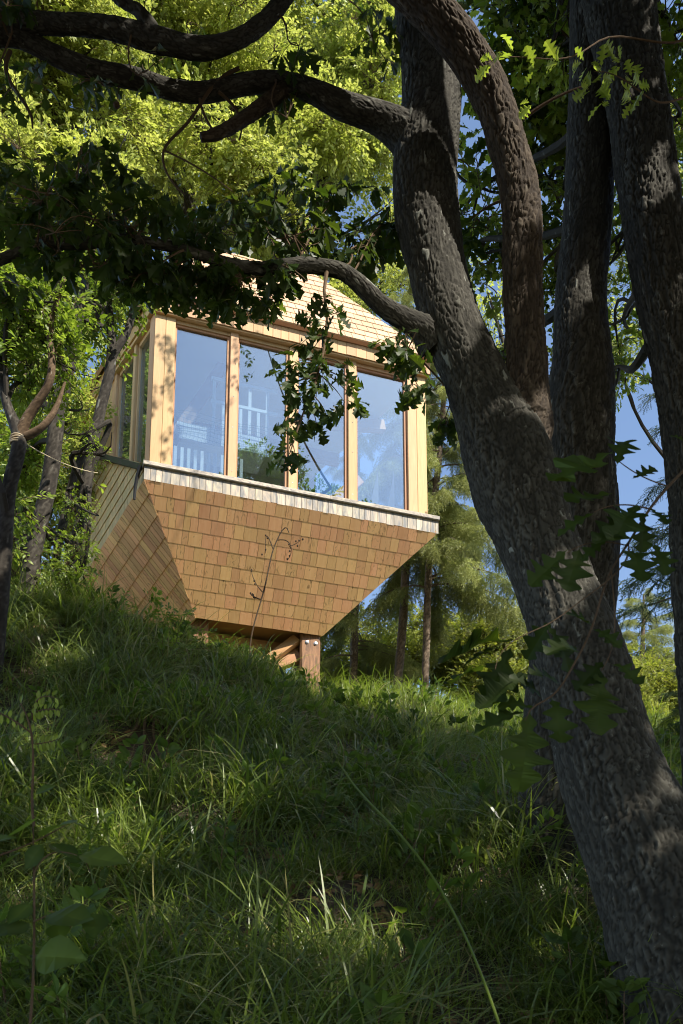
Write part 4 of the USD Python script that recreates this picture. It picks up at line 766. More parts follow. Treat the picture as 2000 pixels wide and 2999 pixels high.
# ------------------------------------------------------------------ sunlit trees behind the cabin
def simple_tree(name, label, rows, blobs, kind, n, seed, mat='thin_bark', group=None, scale=(.75, 1.3), r0=.06, cat='tree', droop=.15):
    pts = pxpath(rows); b = pts[0]; th_ = thing(name, label, cat, (b[0], b[1], float(ground_z(b[0], b[1]))), group)
    if pts[0, 2] > ground_z(b[0], b[1]): pts = np.vstack([[b[0], b[1], ground_z(b[0], b[1]) - .2, b[3] * 1.15], pts])
    v, f, t = bark_tube(pts, .03, .008, .045, seed, .012); part(th_, 'trunk', v, f, mat, normals(v, f), tone=t)
    if blobs: crown(th_, kind, blobs, n, seed, scale, droop=droop); limbs_to(th_, pts, blobs, mat, seed + 1, r0)
    return th_
rb = np.random.default_rng(90)
def patch(x0, x1, y0, y1, Y0, Y1, n, r, shape=(1, 1, .8)):
    return [px_blob(rb.uniform(x0, x1), rb.uniform(y0, y1), rb.uniform(Y0, Y1), np.array(shape) * r * rb.uniform(.75, 1.25)) for _ in range(n)]
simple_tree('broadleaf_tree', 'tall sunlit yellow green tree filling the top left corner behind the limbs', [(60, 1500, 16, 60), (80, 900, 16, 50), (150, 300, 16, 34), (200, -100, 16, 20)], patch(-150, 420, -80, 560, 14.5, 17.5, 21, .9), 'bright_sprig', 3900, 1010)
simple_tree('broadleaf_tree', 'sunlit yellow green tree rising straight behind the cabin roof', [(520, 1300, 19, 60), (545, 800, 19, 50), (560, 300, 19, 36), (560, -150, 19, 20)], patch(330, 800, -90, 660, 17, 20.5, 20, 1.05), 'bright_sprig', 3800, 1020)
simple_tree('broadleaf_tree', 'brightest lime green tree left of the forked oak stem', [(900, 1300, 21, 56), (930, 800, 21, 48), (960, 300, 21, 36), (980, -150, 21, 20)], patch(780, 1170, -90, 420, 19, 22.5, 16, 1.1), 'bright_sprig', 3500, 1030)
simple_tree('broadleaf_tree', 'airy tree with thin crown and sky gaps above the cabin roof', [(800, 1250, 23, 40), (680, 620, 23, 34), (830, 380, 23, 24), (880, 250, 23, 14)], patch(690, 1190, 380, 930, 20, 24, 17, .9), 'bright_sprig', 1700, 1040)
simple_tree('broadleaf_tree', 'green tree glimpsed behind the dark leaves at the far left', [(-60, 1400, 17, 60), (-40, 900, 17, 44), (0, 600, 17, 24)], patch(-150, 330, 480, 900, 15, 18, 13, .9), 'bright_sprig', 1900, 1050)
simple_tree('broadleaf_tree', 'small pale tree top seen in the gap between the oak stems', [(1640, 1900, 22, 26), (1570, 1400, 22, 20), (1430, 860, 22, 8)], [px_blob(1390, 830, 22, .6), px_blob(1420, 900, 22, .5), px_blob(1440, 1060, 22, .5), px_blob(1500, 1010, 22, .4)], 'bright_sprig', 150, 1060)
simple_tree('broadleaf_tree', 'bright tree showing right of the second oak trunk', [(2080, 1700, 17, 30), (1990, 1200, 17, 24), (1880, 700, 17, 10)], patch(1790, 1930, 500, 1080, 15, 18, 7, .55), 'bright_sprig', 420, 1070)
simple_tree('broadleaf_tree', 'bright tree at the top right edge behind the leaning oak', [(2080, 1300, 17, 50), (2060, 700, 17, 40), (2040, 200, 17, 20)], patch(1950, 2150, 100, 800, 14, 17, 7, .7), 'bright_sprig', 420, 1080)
for k, (x_, y_, zt_, r_) in enumerate(((4.9, 4.7, 17.2, .8), (6.6, 4.5, 16.6, .9), (3.6, 5.4, 16.4, .7))):  # unseen trees, added only to give the window glass something to reflect
    gz = float(ground_z(x_, y_)); th_ = thing('tall_tree', ('added slim tree outside the right of the frame, put in for the second pane to mirror', 'added slim tree outside the right of the frame, put in for the right panes to mirror', 'added slim tree outside the right of the frame, put in for the leftmost pane to mirror')[k], 'tree', (x_, y_, gz)); pts = np.array([[x_, y_, gz - .2, .17], [x_ + .1, y_, gz + 7, .12], [x_, y_ + .1, zt_, .03]]); v, f = tube(pts, 10, 24); part(th_, 'trunk', v, f, 'oak_bark', normals(v, f), tone=np.full(len(v), .5))
    bl = [(np.array([x_ + rb.normal(0, .8) * (1 - h), y_ + rb.normal(0, .8) * (1 - h), zt_ - .4 - h_ * .75]), np.full(3, r_ * (.5 + .5 * min(1, h_ / 5))), 1.0) for h_, h in ((0, .8), (.9, .5), (1.9, .2), (3.0, 0), (4.2, 0), (5.5, 0), (6.8, 0), (8, 0))]
    crown(th_, 'mid_sprig', bl, 700, 4000 + k); limbs_to(th_, spline(pts, 20), bl, 'oak_bark', 4100 + k, .06)
# left: the slender trees beside the cabin
simple_tree('slender_tree', 'slender forked tree at the left edge with a rope tied round it', [(0, 1720, 9.6, 56), (15, 1567, 9.6, 46), (36, 1389, 9.6, 42), (56, 1287, 9.6, 42), (30, 1210, 9.65, 30), (8, 1130, 9.7, 26), (-20, 1000, 9.7, 20)], [px_blob(20, 1000, 9.8, (.5, .5, .4)), px_blob(120, 900, 9.6, (.45, .5, .35)), px_blob(60, 1120, 10, (.4, .4, .3)), px_blob(170, 1050, 9.8, (.3, .4, .3)), px_blob(40, 860, 9.8, (.5, .5, .3)), px_blob(200, 860, 9.8, (.35, .4, .3)), px_blob(0, 1480, 10.2, (.3, .4, .4), .6)], 'mid_sprig', 430, 1100, scale=(.7, 1.15))
lt = '/World/slender_tree'
for rows in ([(56, 1290, 9.6, 38), (75, 1235, 9.58, 32), (102, 1190, 9.55, 28), (138, 1134, 9.5, 24), (150, 1032, 9.5, 20), (148, 945, 9.5, 18), (179, 853, 9.5, 12), (191, 797, 9.5, 8)], [(70, 1280, 9.6, 26), (128, 1246, 9.6, 22), (170, 1180, 9.65, 14), (190, 1120, 9.7, 8)]):
    v, f, t = bark_tube(pxpath(rows), .02, .004, .03, 1, .006); part(lt, 'limb', v, f, 'twig_bark', normals(v, f), tone=t)
simple_tree('slender_tree', 'grey slender tree second from the left edge', [(85, 1740, 11, 58), (102, 1593, 11, 50), (133, 1465, 11, 47), (158, 1312, 11, 46), (173, 1185, 11, 44), (204, 1057, 11, 40), (224, 955, 11, 34), (250, 830, 11, 24)], [px_blob(270, 900, 11.4, (.5, .6, .4)), px_blob(200, 1000, 11.8, (.5, .5, .4)), px_blob(90, 1330, 11.8, (.4, .5, .5)), px_blob(330, 850, 11.6, (.4, .4, .3)), px_blob(200, 1200, 12.4, (.2, .4, .4), .5)], 'mid_sprig', 380, 1110, scale=(.7, 1.1))
simple_tree('slender_tree', 'dark forked slender tree close against the cabin side', [(200, 1790, 11.6, 44), (224, 1593, 11.6, 36), (250, 1440, 11.6, 33), (265, 1338, 11.6, 33), (286, 1236, 11.6, 31), (311, 1134, 11.6, 30), (326, 1057, 11.6, 29), (323, 955, 11.6, 24), (316, 828, 11.6, 20), (322, 700, 11.6, 12)], [px_blob(360, 810, 11.7, (.3, .4, .25)), px_blob(250, 1270, 11.3, (.15, .2, .12), .15), px_blob(225, 1480, 11.3, (.16, .2, .3), .3), px_blob(215, 1690, 11.2, (.2, .2, .2), .3), px_blob(290, 1330, 11.2, (.12, .15, .12), .12), px_blob(300, 760, 11.9, (.4, .4, .3))], 'mid_sprig', 240, 1120, scale=(.6, 1.0))
lt3 = '/World/slender_tree_002'
v, f, t = bark_tube(pxpath([(318, 1100, 11.6, 24), (338, 1030, 11.6, 24), (367, 981, 11.62, 22), (388, 919, 11.65, 20), (402, 840, 11.7, 14), (410, 740, 11.7, 8)]), .02, .005, .03, 3, .006); part(lt3, 'limb', v, f, 'thin_bark', normals(v, f), tone=t)
simple_tree('slender_tree', 'pale flaky thin trunk leaning against the dark forked tree', [(150, 1770, 11.9, 30), (168, 1618, 11.9, 26), (194, 1491, 11.9, 24), (219, 1389, 11.9, 23), (255, 1302, 11.85, 22), (285, 1230, 11.8, 18), (300, 1160, 11.8, 10)], [px_blob(150, 1660, 11.8, (.25, .3, .3), .5), px_blob(215, 1610, 11.5, (.15, .25, .15), .2)], 'mid_sprig', 70, 1130, scale=(.6, 1.0))
simple_tree('broadleaf_tree', 'bright green thicket of young trees behind the slender trunks on the left', [(60, 1700, 15, 40), (90, 1200, 15, 30), (120, 900, 15, 16)], patch(-120, 250, 900, 1750, 14.3, 16.0, 19, .65), 'bright_sprig', 2000, 1140)
# rope round the first slender tree, and its line
rc = pxpath([(52, 1300, 9.6, 42)])[0]; rope = thing('rope', 'pale rope wound round the leftmost slender tree', 'rope', rc[:3]); q = Pile()
for k in range(4):
    th = np.linspace(0, 2 * np.pi, 22); q.add(*tube(np.c_[rc[0] + .082 * np.cos(th), rc[1] + .082 * np.sin(th), rc[2] + .02 * k + .012 * np.sin(th + k), np.full(22, .009)], 6, 44))
v, f, _ = q.get(); part(rope, 'coil', v, f, 'rope', normals(v, f))
a_, b_ = rc[:3] + [.08, 0, .01], P(286, 1385, 11.5); v, f = tube(np.array([[*a_, .006], [*((a_ + b_) / 2 - [0, 0, .06]), .006], [*b_, .006]]), 5, 14); part(rope, 'line', v, f, 'rope')

# ------------------------------------------------------------------ conifers on the right
def make_branches(kind, src, count, dens, droopk, seed, side=.55):
    for b_ in range(count):
        rg = np.random.default_rng(seed + b_); t_ = np.linspace(0, 1, 12); c = np.array([1.0, 0, 0]) * t_[:, None] + np.array([0, 0, 1.0]) * (.16 * t_ - droopk * t_ * t_)[:, None] + np.array([0, 1.0, 0]) * (.06 * np.sin(t_ * 4 + b_))[:, None]
        m = dens; u = rg.uniform(.1, 1, m) ** .8; p = np.stack([np.interp(u, t_, c[:, i]) for i in range(3)], 1); sd = np.where(rg.random(m) < .5, 1, -1)[:, None] * np.array([0, 1.0, 0])
        d = unit(np.array([1.0, 0, 0]) * rg.uniform(.15, .9, (m, 1)) + sd * rg.uniform(.1, .9, (m, 1)) * side * 1.6 + np.array([0, 0, -1.0]) * rg.uniform(.2, 1.3, (m, 1)) * droopk * 1.8); Rm = bases(d, np.array([0, 0, 1.0]) + rg.normal(0, .3, (m, 3))); sc = rg.uniform(.55, 1.1, m) * .62
        V, Fc, T, nv = [], [], [], 0
        for i in range(m):
            v, f, t, _, _, mat = RAW[src][i % len(RAW[src])]; V.append(v * sc[i] @ Rm[i].T + p[i]); Fc.append(f + nv); T.append(np.clip(t * .7 + .25 * u[i] + rg.normal(0, .1), 0, 1)); nv += len(v)
        sv, sf = tube(np.c_[c[::3], np.linspace(.014, .003, 4)], 5, 9)
        sprig(kind, [('needles', np.vstack(V), np.vstack(Fc), np.concatenate(T), mat), ('stem', sv, sf, np.full(len(sv), .5), 'conifer_bark')])
make_branches('weeping_branch', 'spruce_sprig', 5, 46, .62, 800); make_branches('larch_branch', 'spruce_sprig', 4, 40, .22, 820); make_branches('dark_branch', 'dark_spruce_sprig', 4, 38, .34, 840); make_branches('sparse_branch', 'dark_spruce_sprig', 4, 22, .30, 860, .8)
def conifer(label, rows, seed, n, kind='weeping_branch', reach=1.6, zlo=.25, az=None, mat='conifer_bark'):
    pts = pxpath(rows); b = pts[0]; th_ = thing('spruce_tree', label, 'tree', (b[0], b[1], float(ground_z(b[0], b[1]))), None)
    if pts[0, 2] > ground_z(b[0], b[1]): pts = np.vstack([[b[0], b[1], ground_z(b[0], b[1]) - .2, b[3] * 1.1], pts])
    v, f, t = bark_tube(pts, .03, .008, .04, seed, .01); part(th_, 'trunk', v, f, mat, normals(v, f), tone=t)
    rg = np.random.default_rng(seed); zt = pts[:, 2]; fz = zlo + (1 - zlo) * (np.arange(n) + rg.random(n)) / n; z = zt[0] + fz * (zt[-1] - zt[0]); p = np.stack([np.interp(z, zt, pts[:, i]) for i in range(3)], 1)
    a = rg.uniform(0, 6.28, n) if az is None else rg.uniform(*az, n); ln = reach * (1.1 - .85 * (fz - zlo) / (1 - zlo)) * rg.uniform(.7, 1.1, n)
    instancer(th_, 'branches', kind, p, Rotation.from_euler('zy', np.c_[a, rg.normal(0, .12, n)]).as_matrix(), ln, None, seed); return th_
conifer('weeping spruce with drooping light boughs, its bare trunk rising right below the cabin corner', [(1160, 2080, 19, 30), (1164, 2009, 19, 27), (1182, 1786, 19, 25), (1187, 1674, 19, 24), (1205, 1300, 19, 21), (1235, 800, 19, 15), (1250, 550, 19, 6)], 2010, 84, reach=1.75, zlo=.30)
conifer('weeping spruce with the straight reddish trunk nearer the great oak', [(1243, 2090, 18.5, 24), (1245, 2009, 18.5, 22), (1251, 1786, 18.5, 21), (1256, 1652, 18.5, 20), (1290, 1300, 18.5, 17), (1310, 900, 18.5, 10), (1320, 750, 18.5, 5)], 2020, 90, reach=1.8, zlo=.27)
conifer('thin dark spruce trunk close right of the cabin post', [(1030, 2080, 20, 26), (1035, 1964, 20, 24), (1039, 1808, 20, 22), (1045, 1500, 20, 16), (1050, 1100, 20, 8)], 2030, 44, 'weeping_branch', reach=1.4, zlo=.16)
conifer('hazy larch far behind the great oak trunk', [(1480, 2150, 27, 20), (1480, 1900, 27, 16), (1478, 1760, 27, 5)], 2040, 70, 'larch_branch', reach=2.2, zlo=.1)
conifer('light feathery larch right of the great oak trunk', [(1880, 2250, 26, 22), (1880, 1950, 26, 16), (1885, 1740, 26, 5)], 2050, 80, 'larch_branch', reach=2.3, zlo=.12)
conifer('dark dense spruce at the lower right edge', [(2060, 2350, 13, 40), (2055, 2100, 13, 26), (2050, 1920, 13, 8)], 2060, 80, 'dark_branch', reach=1.15, zlo=.1)
conifer('tall spruce reaching long boughs in from the right edge', [(2190, 2400, 12, 60), (2170, 1900, 12, 50), (2150, 1400, 12, 40), (2130, 900, 12, 24), (2120, 700, 12, 10)], 2070, 34, 'sparse_branch', reach=1.75, zlo=.3, az=(2.2, 4.4))

# ------------------------------------------------------------------ sunlit bushes
def bush(label, blobs, n, seed, kind='shrub_sprig'):
    c = np.mean([b[0] for b in blobs], 0); gz = float(ground_z(c[0], c[1])); th_ = thing('bush', label, 'bush', (c[0], c[1], gz)); crown(th_, kind, blobs, n, seed, (.8, 1.3), droop=-.2)
    for i, (bc, r, w) in enumerate(blobs[:6]):
        v, f = tube(np.array([[c[0] + .1 * math.cos(i), c[1] + .1 * math.sin(i), gz - .1, .03], [*((bc + [c[0], c[1], gz]) / 2), .02], [*bc, .006]]), 5, 8); part(th_, 'stem', v, f, 'twig_bark', tone=np.full(len(v), .5))
bush('yellow green sunlit bush between the cabin post and the spruce trunks', [px_blob(1000, 1960, 22, .7), px_blob(1080, 1930, 22.5, .8), px_blob(1110, 2000, 22, .6), px_blob(1050, 1860, 23, .7), px_blob(960, 2000, 21, .5)], 1100, 3010)
bush('yellow green sunlit bush between and right of the spruce trunks', [px_blob(1210, 1930, 23, .8), px_blob(1300, 1960, 23, .8), px_blob(1290, 1850, 24, .8), px_blob(1210, 1830, 24, .7), px_blob(1360, 1880, 23.5, .7)], 1300, 3020)
bush('pale sunlit bush touching the left edge of the great oak trunk', [px_blob(1420, 1900, 22, .7), px_blob(1470, 1990, 21, .6), px_blob(1420, 2010, 21, .6), px_blob(1500, 1880, 22, .6)], 900, 3030)
bush('bright bush in the meadow right of the great oak trunk', [px_blob(1860, 2080, 21, .55), px_blob(1900, 2020, 22, .7), px_blob(1960, 2060, 22, .7), px_blob(1850, 1980, 23, .7), px_blob(1930, 2130, 20, .45), px_blob(2020, 2050, 22, .7)], 1400, 3040)
bush('bushy weeds rising against the left end of the cabin underside', [px_blob(430, 1830, 11.5, .26), px_blob(520, 1850, 11.7, .28), px_blob(590, 1900, 11.6, .24), px_blob(350, 1810, 11.4, .24), px_blob(480, 1920, 11.0, .24), px_blob(640, 1930, 12.0, .2)], 170, 3060, 'mid_sprig')
bush('green undergrowth at the foot of the slender trees', [px_blob(20, 1640, 11.2, .4), px_blob(110, 1640, 12, .4), px_blob(-60, 1580, 11.5, .5), px_blob(200, 1700, 11.9, .22), px_blob(240, 1600, 11.3, .15)], 190, 3050, 'mid_sprig')

# ------------------------------------------------------------------ grass and herbs on the bank
def make_tufts(kind, count, blades, hmin, hmax, wid, spread, seed, mat='grass_blade'):
    for s_ in range(count):
        rg = np.random.default_rng(seed + s_); n = blades; a = rg.uniform(0, 6.28, n); r = spread * np.sqrt(rg.random(n)); o = np.stack([r * np.cos(a), r * np.sin(a), np.zeros(n)], 1)
        az = rg.uniform(0, 6.28, n); h = rg.uniform(hmin, hmax, n) * (1 - .4 * rg.random(n) ** 2); lean = rg.uniform(.10, .80, n); bend = rg.uniform(.15, 1.7, n); w = wid * rg.uniform(.55, 1.35, n)
        hd = np.stack([np.cos(az), np.sin(az), 0 * az], 1); sd = np.stack([-np.sin(az), np.cos(az), 0 * az], 1); V, K = [], 7
        ts = np.linspace(0, 1, K)
        for t in ts:
            ang = lean + bend * t * 1.5; 
            x = h * (np.sin(lean) * t + bend * .55 * t * t); z = h * (np.cos(lean) * t - bend * .42 * t * t * t)
            c = o + hd * x[:, None] + np.array([0, 0, 1.0]) * np.maximum(z, .01)[:, None]; ww = w * (1 - t) ** .6 * (.6 + .8 * t if t < .4 else .92)
            tw = sd * np.cos(t * 1.2)[None] if False else sd; V += [c - tw * ww[:, None] / 2, c + tw * ww[:, None] / 2]
        V = np.stack(V, 1).reshape(-1, 3); F_ = []
        for k in range(K - 1): F_ += [(2 * k, 2 * k + 1, 2 * k + 3), (2 * k, 2 * k + 3, 2 * k + 2)]
        f = (np.array(F_)[None] + (np.arange(n) * 2 * K)[:, None, None]).reshape(-1, 3)
        tone = np.repeat(np.where(rg.random(n) < .12, rg.uniform(.86, 1, n), rg.beta(2, 2.2, n) * .82), 2 * K); RAW.setdefault(kind, []).append((V, f, tone, None, None, mat))
make_tufts('grass_tuft', 16, 9, .24, .74, .0145, .18, 600)
make_tufts('tall_tuft', 8, 7, .50, .95, .0155, .12, 640)
def make_patches(kind, src, count, size, ntuft, seed):
    for b_ in range(count):
        rg = np.random.default_rng(seed + b_); V, Fc, T, nv = [], [], [], 0
        for i in range(ntuft):
            v, f, t, _, _, mat = RAW[src][rg.integers(len(RAW[src]))]; a = rg.uniform(0, 6.28); ca, sa = math.cos(a), math.sin(a); rr = size * math.sqrt(rg.random()); th = rg.uniform(0, 6.28)
            V.append(v * rg.uniform(.6, 1.12) @ np.array([[ca, sa, 0], [-sa, ca, 0], [0, 0, 1]]) + [rr * math.cos(th), rr * math.sin(th), 0]); Fc.append(f + nv); T.append(t); nv += len(v)
        sprig(kind, [('blades', np.vstack(V), np.vstack(Fc), np.concatenate(T), mat)])
make_patches('grass_patch', 'grass_tuft', 12, .30, 12, 900); make_patches('tall_patch', 'tall_tuft', 6, .22, 4, 920)
def scatter(n, seed, x0, x1, y0, y1, dens):
    rg = np.random.default_rng(seed); x, y = rg.uniform(x0, x1, n), rg.uniform(y0, y1, n); p = np.stack([x, y, ground_z(x, y)], 1)
    px, py, d = project(p); seen = (d > .3) & (px > -350) & (px < 2350) & (py < 3500) & (py > 1300); m = seen & (rg.random(n) < dens(p)); return p[m], rg
def bare(p):
    a = np.exp(-(((p[:, 0] + 1.92) / .50) ** 2 + ((p[:, 1] - 8.72) / .36) ** 2)) + .9 * np.exp(-(((p[:, 0] + 3.15) / .4) ** 2 + ((p[:, 1] - 9.0) / .35) ** 2)) + .8 * np.exp(-(((p[:, 0] - 1.55) / .45) ** 2 + ((p[:, 1] - 6.4) / .35) ** 2))
    return np.clip(1.05 - 1.35 * a, 0, 1) * np.clip(.3 + 2.2 * (meshkit.fbm(p * [1.6, 1.6, 0], 3, 71) - .3), .50, 1)
rr_ = np.random.default_rng(66); r0 = np.array([-1.92, 9.0, float(ground_z(-1.92, 9.0))]); roots = thing('root', 'bare brown roots hanging over the washed out earth hollow in the bank', 'root', r0)
for k in range(9):
    x_ = -1.92 + rr_.uniform(-.42, .42); q_ = [(x_ + rr_.normal(0, .06) * i, 9.12 - .16 * i, float(ground_z(x_, 9.12 - .16 * i)) + .05 + .05 * math.sin(i * 1.4 + k), .017 - .0025 * i) for i in range(6)]; v, f = tube(np.array(q_), 6, 22); part(roots, 'strand', v, f, 'twig_bark', tone=np.full(len(v), .5))
grass = thing('grass', 'long green grass covering the whole bank below the cabin', 'grass', (0, 8, 2), kind='stuff')
p1, rg = scatter(3000, 50, -6.5, 6, 2.7, 13.6, lambda p: bare(p) * np.clip(1.25 - p[:, 1] * .035, .5, 1))
def upright_R(rg, n, tilt=.18):
    az = rg.uniform(0, 6.28, n); up = unit(np.array([0, -.30, 1.0]) + rg.normal(0, tilt, (n, 3))); x = np.stack([np.cos(az), np.sin(az), np.zeros(n)], 1); y = unit(np.cross(up, x)); return np.stack([np.cross(y, up), y, up], -1)
def on_slope(rg, p, k=.75):
    e = .25; gx = (ground_z(p[:, 0] + e, p[:, 1]) - ground_z(p[:, 0] - e, p[:, 1])) / (2 * e); gy = (ground_z(p[:, 0], p[:, 1] + e) - ground_z(p[:, 0], p[:, 1] - e)) / (2 * e)
    up = unit(np.stack([-gx * k, -gy * k, np.ones(len(p))], 1) + rg.normal(0, .08, (len(p), 3))); az = rg.uniform(0, 6.28, len(p)); x = np.stack([np.cos(az), np.sin(az), np.zeros(len(p))], 1); y = unit(np.cross(up, x)); return np.stack([np.cross(y, up), y, up], -1)
hscale = lambda p: .45 + 1.15 * np.clip((meshkit.fbm(p * [1.5, 1.5, 0], 2, 91) - .2) / .6, 0, 1)
instancer(grass, 'tufts', 'grass_patch', p1, on_slope(rg, p1), rg.uniform(.65, 1.1, len(p1)) * hscale(p1), None, 51)
p2, rg = scatter(1700, 52, -6.5, 5, 3.2, 13.4, lambda p: bare(p) * .8)
instancer(grass, 'tufts', 'tall_patch', p2, on_slope(rg, p2), rg.uniform(.5, .85, len(p2)) * hscale(p2), None, 53)
p4, rg = scatter(170, 58, -4.4, -2.0, 10.4, 12.2, lambda p: np.ones(len(p)))
instancer(grass, 'tufts', 'tall_patch', p4, on_slope(rg, p4), rg.uniform(.75, 1.15, len(p4)), None, 59)
meadow = thing('grass', 'sunlit meadow grass beyond the spruces and right of the great oak', 'grass', (2, 18, 6), kind='stuff')
p3, rg = scatter(1500, 54, -4, 12, 13.6, 32, lambda p: np.clip(1.4 - p[:, 1] / 40, .2, 1)); instancer(meadow, 'tufts', 'grass_patch', p3, on_slope(rg, p3), rg.uniform(.9, 1.5, len(p3)), None, 55)

def gpoint(px, py):
    g = ground_hit(px, py); return g if g is not None else P(px, py, 12)
def herb(name, label, px, py, size, nleaf, seed, tmpl=BROAD, mat='herb_leaf', h=.35, group=None, cat='plant', lean=(0, 0), Y=None):
    rg = np.random.default_rng(seed); g = gpoint(px, py + 60) if Y is None else P(px, py, Y) - [0, 0, h]; g[2] = ground_z(g[0], g[1]) if Y is None else g[2]
    th_ = thing(name, label, cat, g, group); top = g + [lean[0], lean[1], h]
    c = spline(np.array([[*g, .004], [*((g + top) / 2 + rg.normal(0, .02, 3)), .0035], [*top, .002]]), 12); v, f = tube(c, 5, 12); part(th_, 'stem', v, f, 'twig_bark', tone=np.full(len(v), .4))
    for k in range(nleaf):
        i = int(np.clip(3 + 9 * (k + .5) / nleaf, 0, 11)); a = k * 2.4 + rg.uniform(0, .6); d = np.array([math.cos(a), math.sin(a), rg.uniform(-.15, .45)])
        put_leaf(th_, (c[i, :3], d, unit(np.array([0, -.3, 1.0]) + rg.normal(0, .3, 3)), size * rg.uniform(.7, 1.15), float(rg.random())), mat, tmpl)
HERBS = [(880, 1985, .13, 8, 'large dark leaved herb right in front of the cabin post foot'), (1030, 2020, .13, 8, 'dark herb with drooping broad leaves between the post and the spruce trunks'), (700, 1960, .11, 8, 'pale leaved herb below the diagonal brace'), (560, 2080, .14, 9, 'shaded broad leaved herb on the rim of the washed out hollow'), (330, 2080, .12, 8, 'grey green herb in the shade left of the hollow'), (1270, 2080, .12, 7, 'herb at the foot of the spruce with the straight reddish trunk'), (820, 2130, .10, 8, 'small herb in mid slope straight under the cabin post'), (1060, 2160, .12, 9, 'bushy herb in mid slope left of the big hanging oak leaves'), (1260, 2480, .12, 8, 'long leaved herb beside the top of the pale leaning grass stem'), (1660, 2830, .13, 8, 'dark broad leaved herb at the foot of the great oak'), (1780, 2930, .14, 8, 'broad leaved herb in the bottom right corner'), (1180, 2790, .11, 8, 'herb right of the leaning grass stem near the bottom edge'), (640, 2870, .10, 7, 'low herb near the middle of the bottom edge'), (380, 2640, .11, 8, 'herb in the sunlit grass right of the large leaved sapling')]
for k, (x_, y_, sz_, n_, lb_) in enumerate(HERBS): herb('herb', lb_, x_, y_, sz_, n_, 5000 + k, BROAD if k % 3 else OVAL, h=.26 + .05 * (k % 4))
make_sprigs('herb_sprig', 8, OVAL, 'herb_leaf', 12, .36, .095, 1500, .1, 4)
under = thing('undergrowth', 'low mixed leafy herbs growing all through the grass of the bank', 'undergrowth', (0, 8, 2), kind='stuff')
p5, rg = scatter(2600, 60, -6.5, 5, 2.9, 13.4, lambda p: bare(p) * np.clip(2.2 * (meshkit.fbm(p * [1.1, 1.1, 0], 3, 171) - .3), .05, 1)); Rm = bases(np.stack([rg.normal(0, .4, len(p5)), rg.normal(0, .4, len(p5)) - .1, np.ones(len(p5))], 1), rand_dirs(rg, len(p5), -.2, .2)); instancer(under, 'leaves', 'herb_sprig', p5 + [0, 0, .04], Rm, rg.uniform(.6, 1.3, len(p5)), None, 61)

plain('dead_leaf', (.20, .115, .05), .8); rl = np.random.default_rng(620)
for k in range(5): v, f, t = leaves(OAK_SMALL, rl.normal(0, .09, (7, 3)) * [1, 1, .12], rand_dirs(rl, 7, -.3, .3), rand_dirs(rl, 7, .4, 1), rl.uniform(.06, .12, 7), rl.random(7)); sprig('litter_sprig', [('leaf_blades', v, f, t, 'dead_leaf')])
litter = thing('leaf_litter', 'brown fallen leaves lying among the grass of the bank', 'fallen leaves', (0, 8, 2), kind='stuff'); p6, rg = scatter(1500, 63, -6, 5, 2.9, 12.5, lambda p: .9 * np.ones(len(p))); instancer(litter, 'leaves', 'litter_sprig', p6 + [0, 0, .05], on_slope(rg, p6), rg.uniform(.7, 1.2, len(p6)), None, 64)
# dry flower stalk in front of the cabin's underside
st0 = gpoint(735, 1960); st = thing('dry_stalk', 'tall dry brown weed stalk with seed heads in front of the cabin underside', 'plant', st0)
Ys = float(st0[1]); stalk = np.vstack([[*st0, .010], pxpath([(752, 1800, Ys, 5), (775, 1720, Ys, 5), (790, 1650, Ys, 5), (800, 1610, Ys, 4.5), (812, 1580, Ys, 4), (838, 1545, Ys, 3.5), (846, 1560, Ys, 3)])]); v, f = tube(stalk, 6, 40); part(st, 'stem', v, f, 'twig_bark', tone=np.full(len(v), .2))
for rows in ([(800, 1610, Ys, 3.5), (782, 1570, Ys, 3), (778, 1620, Ys, 2)], [(812, 1582, Ys, 3), (850, 1595, Ys, 3), (852, 1620, Ys, 2), (842, 1640, Ys, 2)], [(770, 1735, Ys, 3), (745, 1700, Ys, 2.5), (735, 1665, Ys, 2)], [(846, 1600, Ys, 2.5), (870, 1590, Ys, 2), (882, 1580, Ys, 1.5)], [(765, 1755, Ys, 3), (740, 1745, Ys, 4), (732, 1738, Ys, 2)]):
    v, f = tube(pxpath(rows), 5, 16); part(st, 'side_stem', v, f, 'twig_bark', tone=np.full(len(v), .2))
    for k in range(5):
        r_ = rows[min(len(rows) - 1, 1 + k % (len(rows) - 1))]; c_ = P(r_[0] + rng.normal(0, 4), r_[1] + rng.normal(0, 6), Ys); s_ = trimesh.creation.icosphere(1, .012); part(st, 'seed_head', s_.vertices * [1, 1, 1.4] + c_, s_.faces, 'twig_bark', tone=np.full(len(s_.vertices), .15))
# leaning seed stem that crosses the foreground
def stemlike(name, label, rows, mat, cat='plant', tone=.9):
    pts = pxpath(rows); th_ = thing(name, label, cat, pts[0, :3]); v, f = tube(pts, 6, 50); part(th_, 'stem', v, f, mat, tone=np.full(len(v), tone)); return th_
stemlike('grass_stem', 'long pale grass stem leaning diagonally across the foreground', [(1500, 3120, 2.3, 9), (1400, 2830, 2.5, 8), (1310, 2640, 2.7, 8), (1210, 2490, 2.9, 7), (1110, 2380, 3.1, 7), (1030, 2290, 3.3, 5), (990, 2230, 3.4, 3)], 'grass_blade', tone=.6)
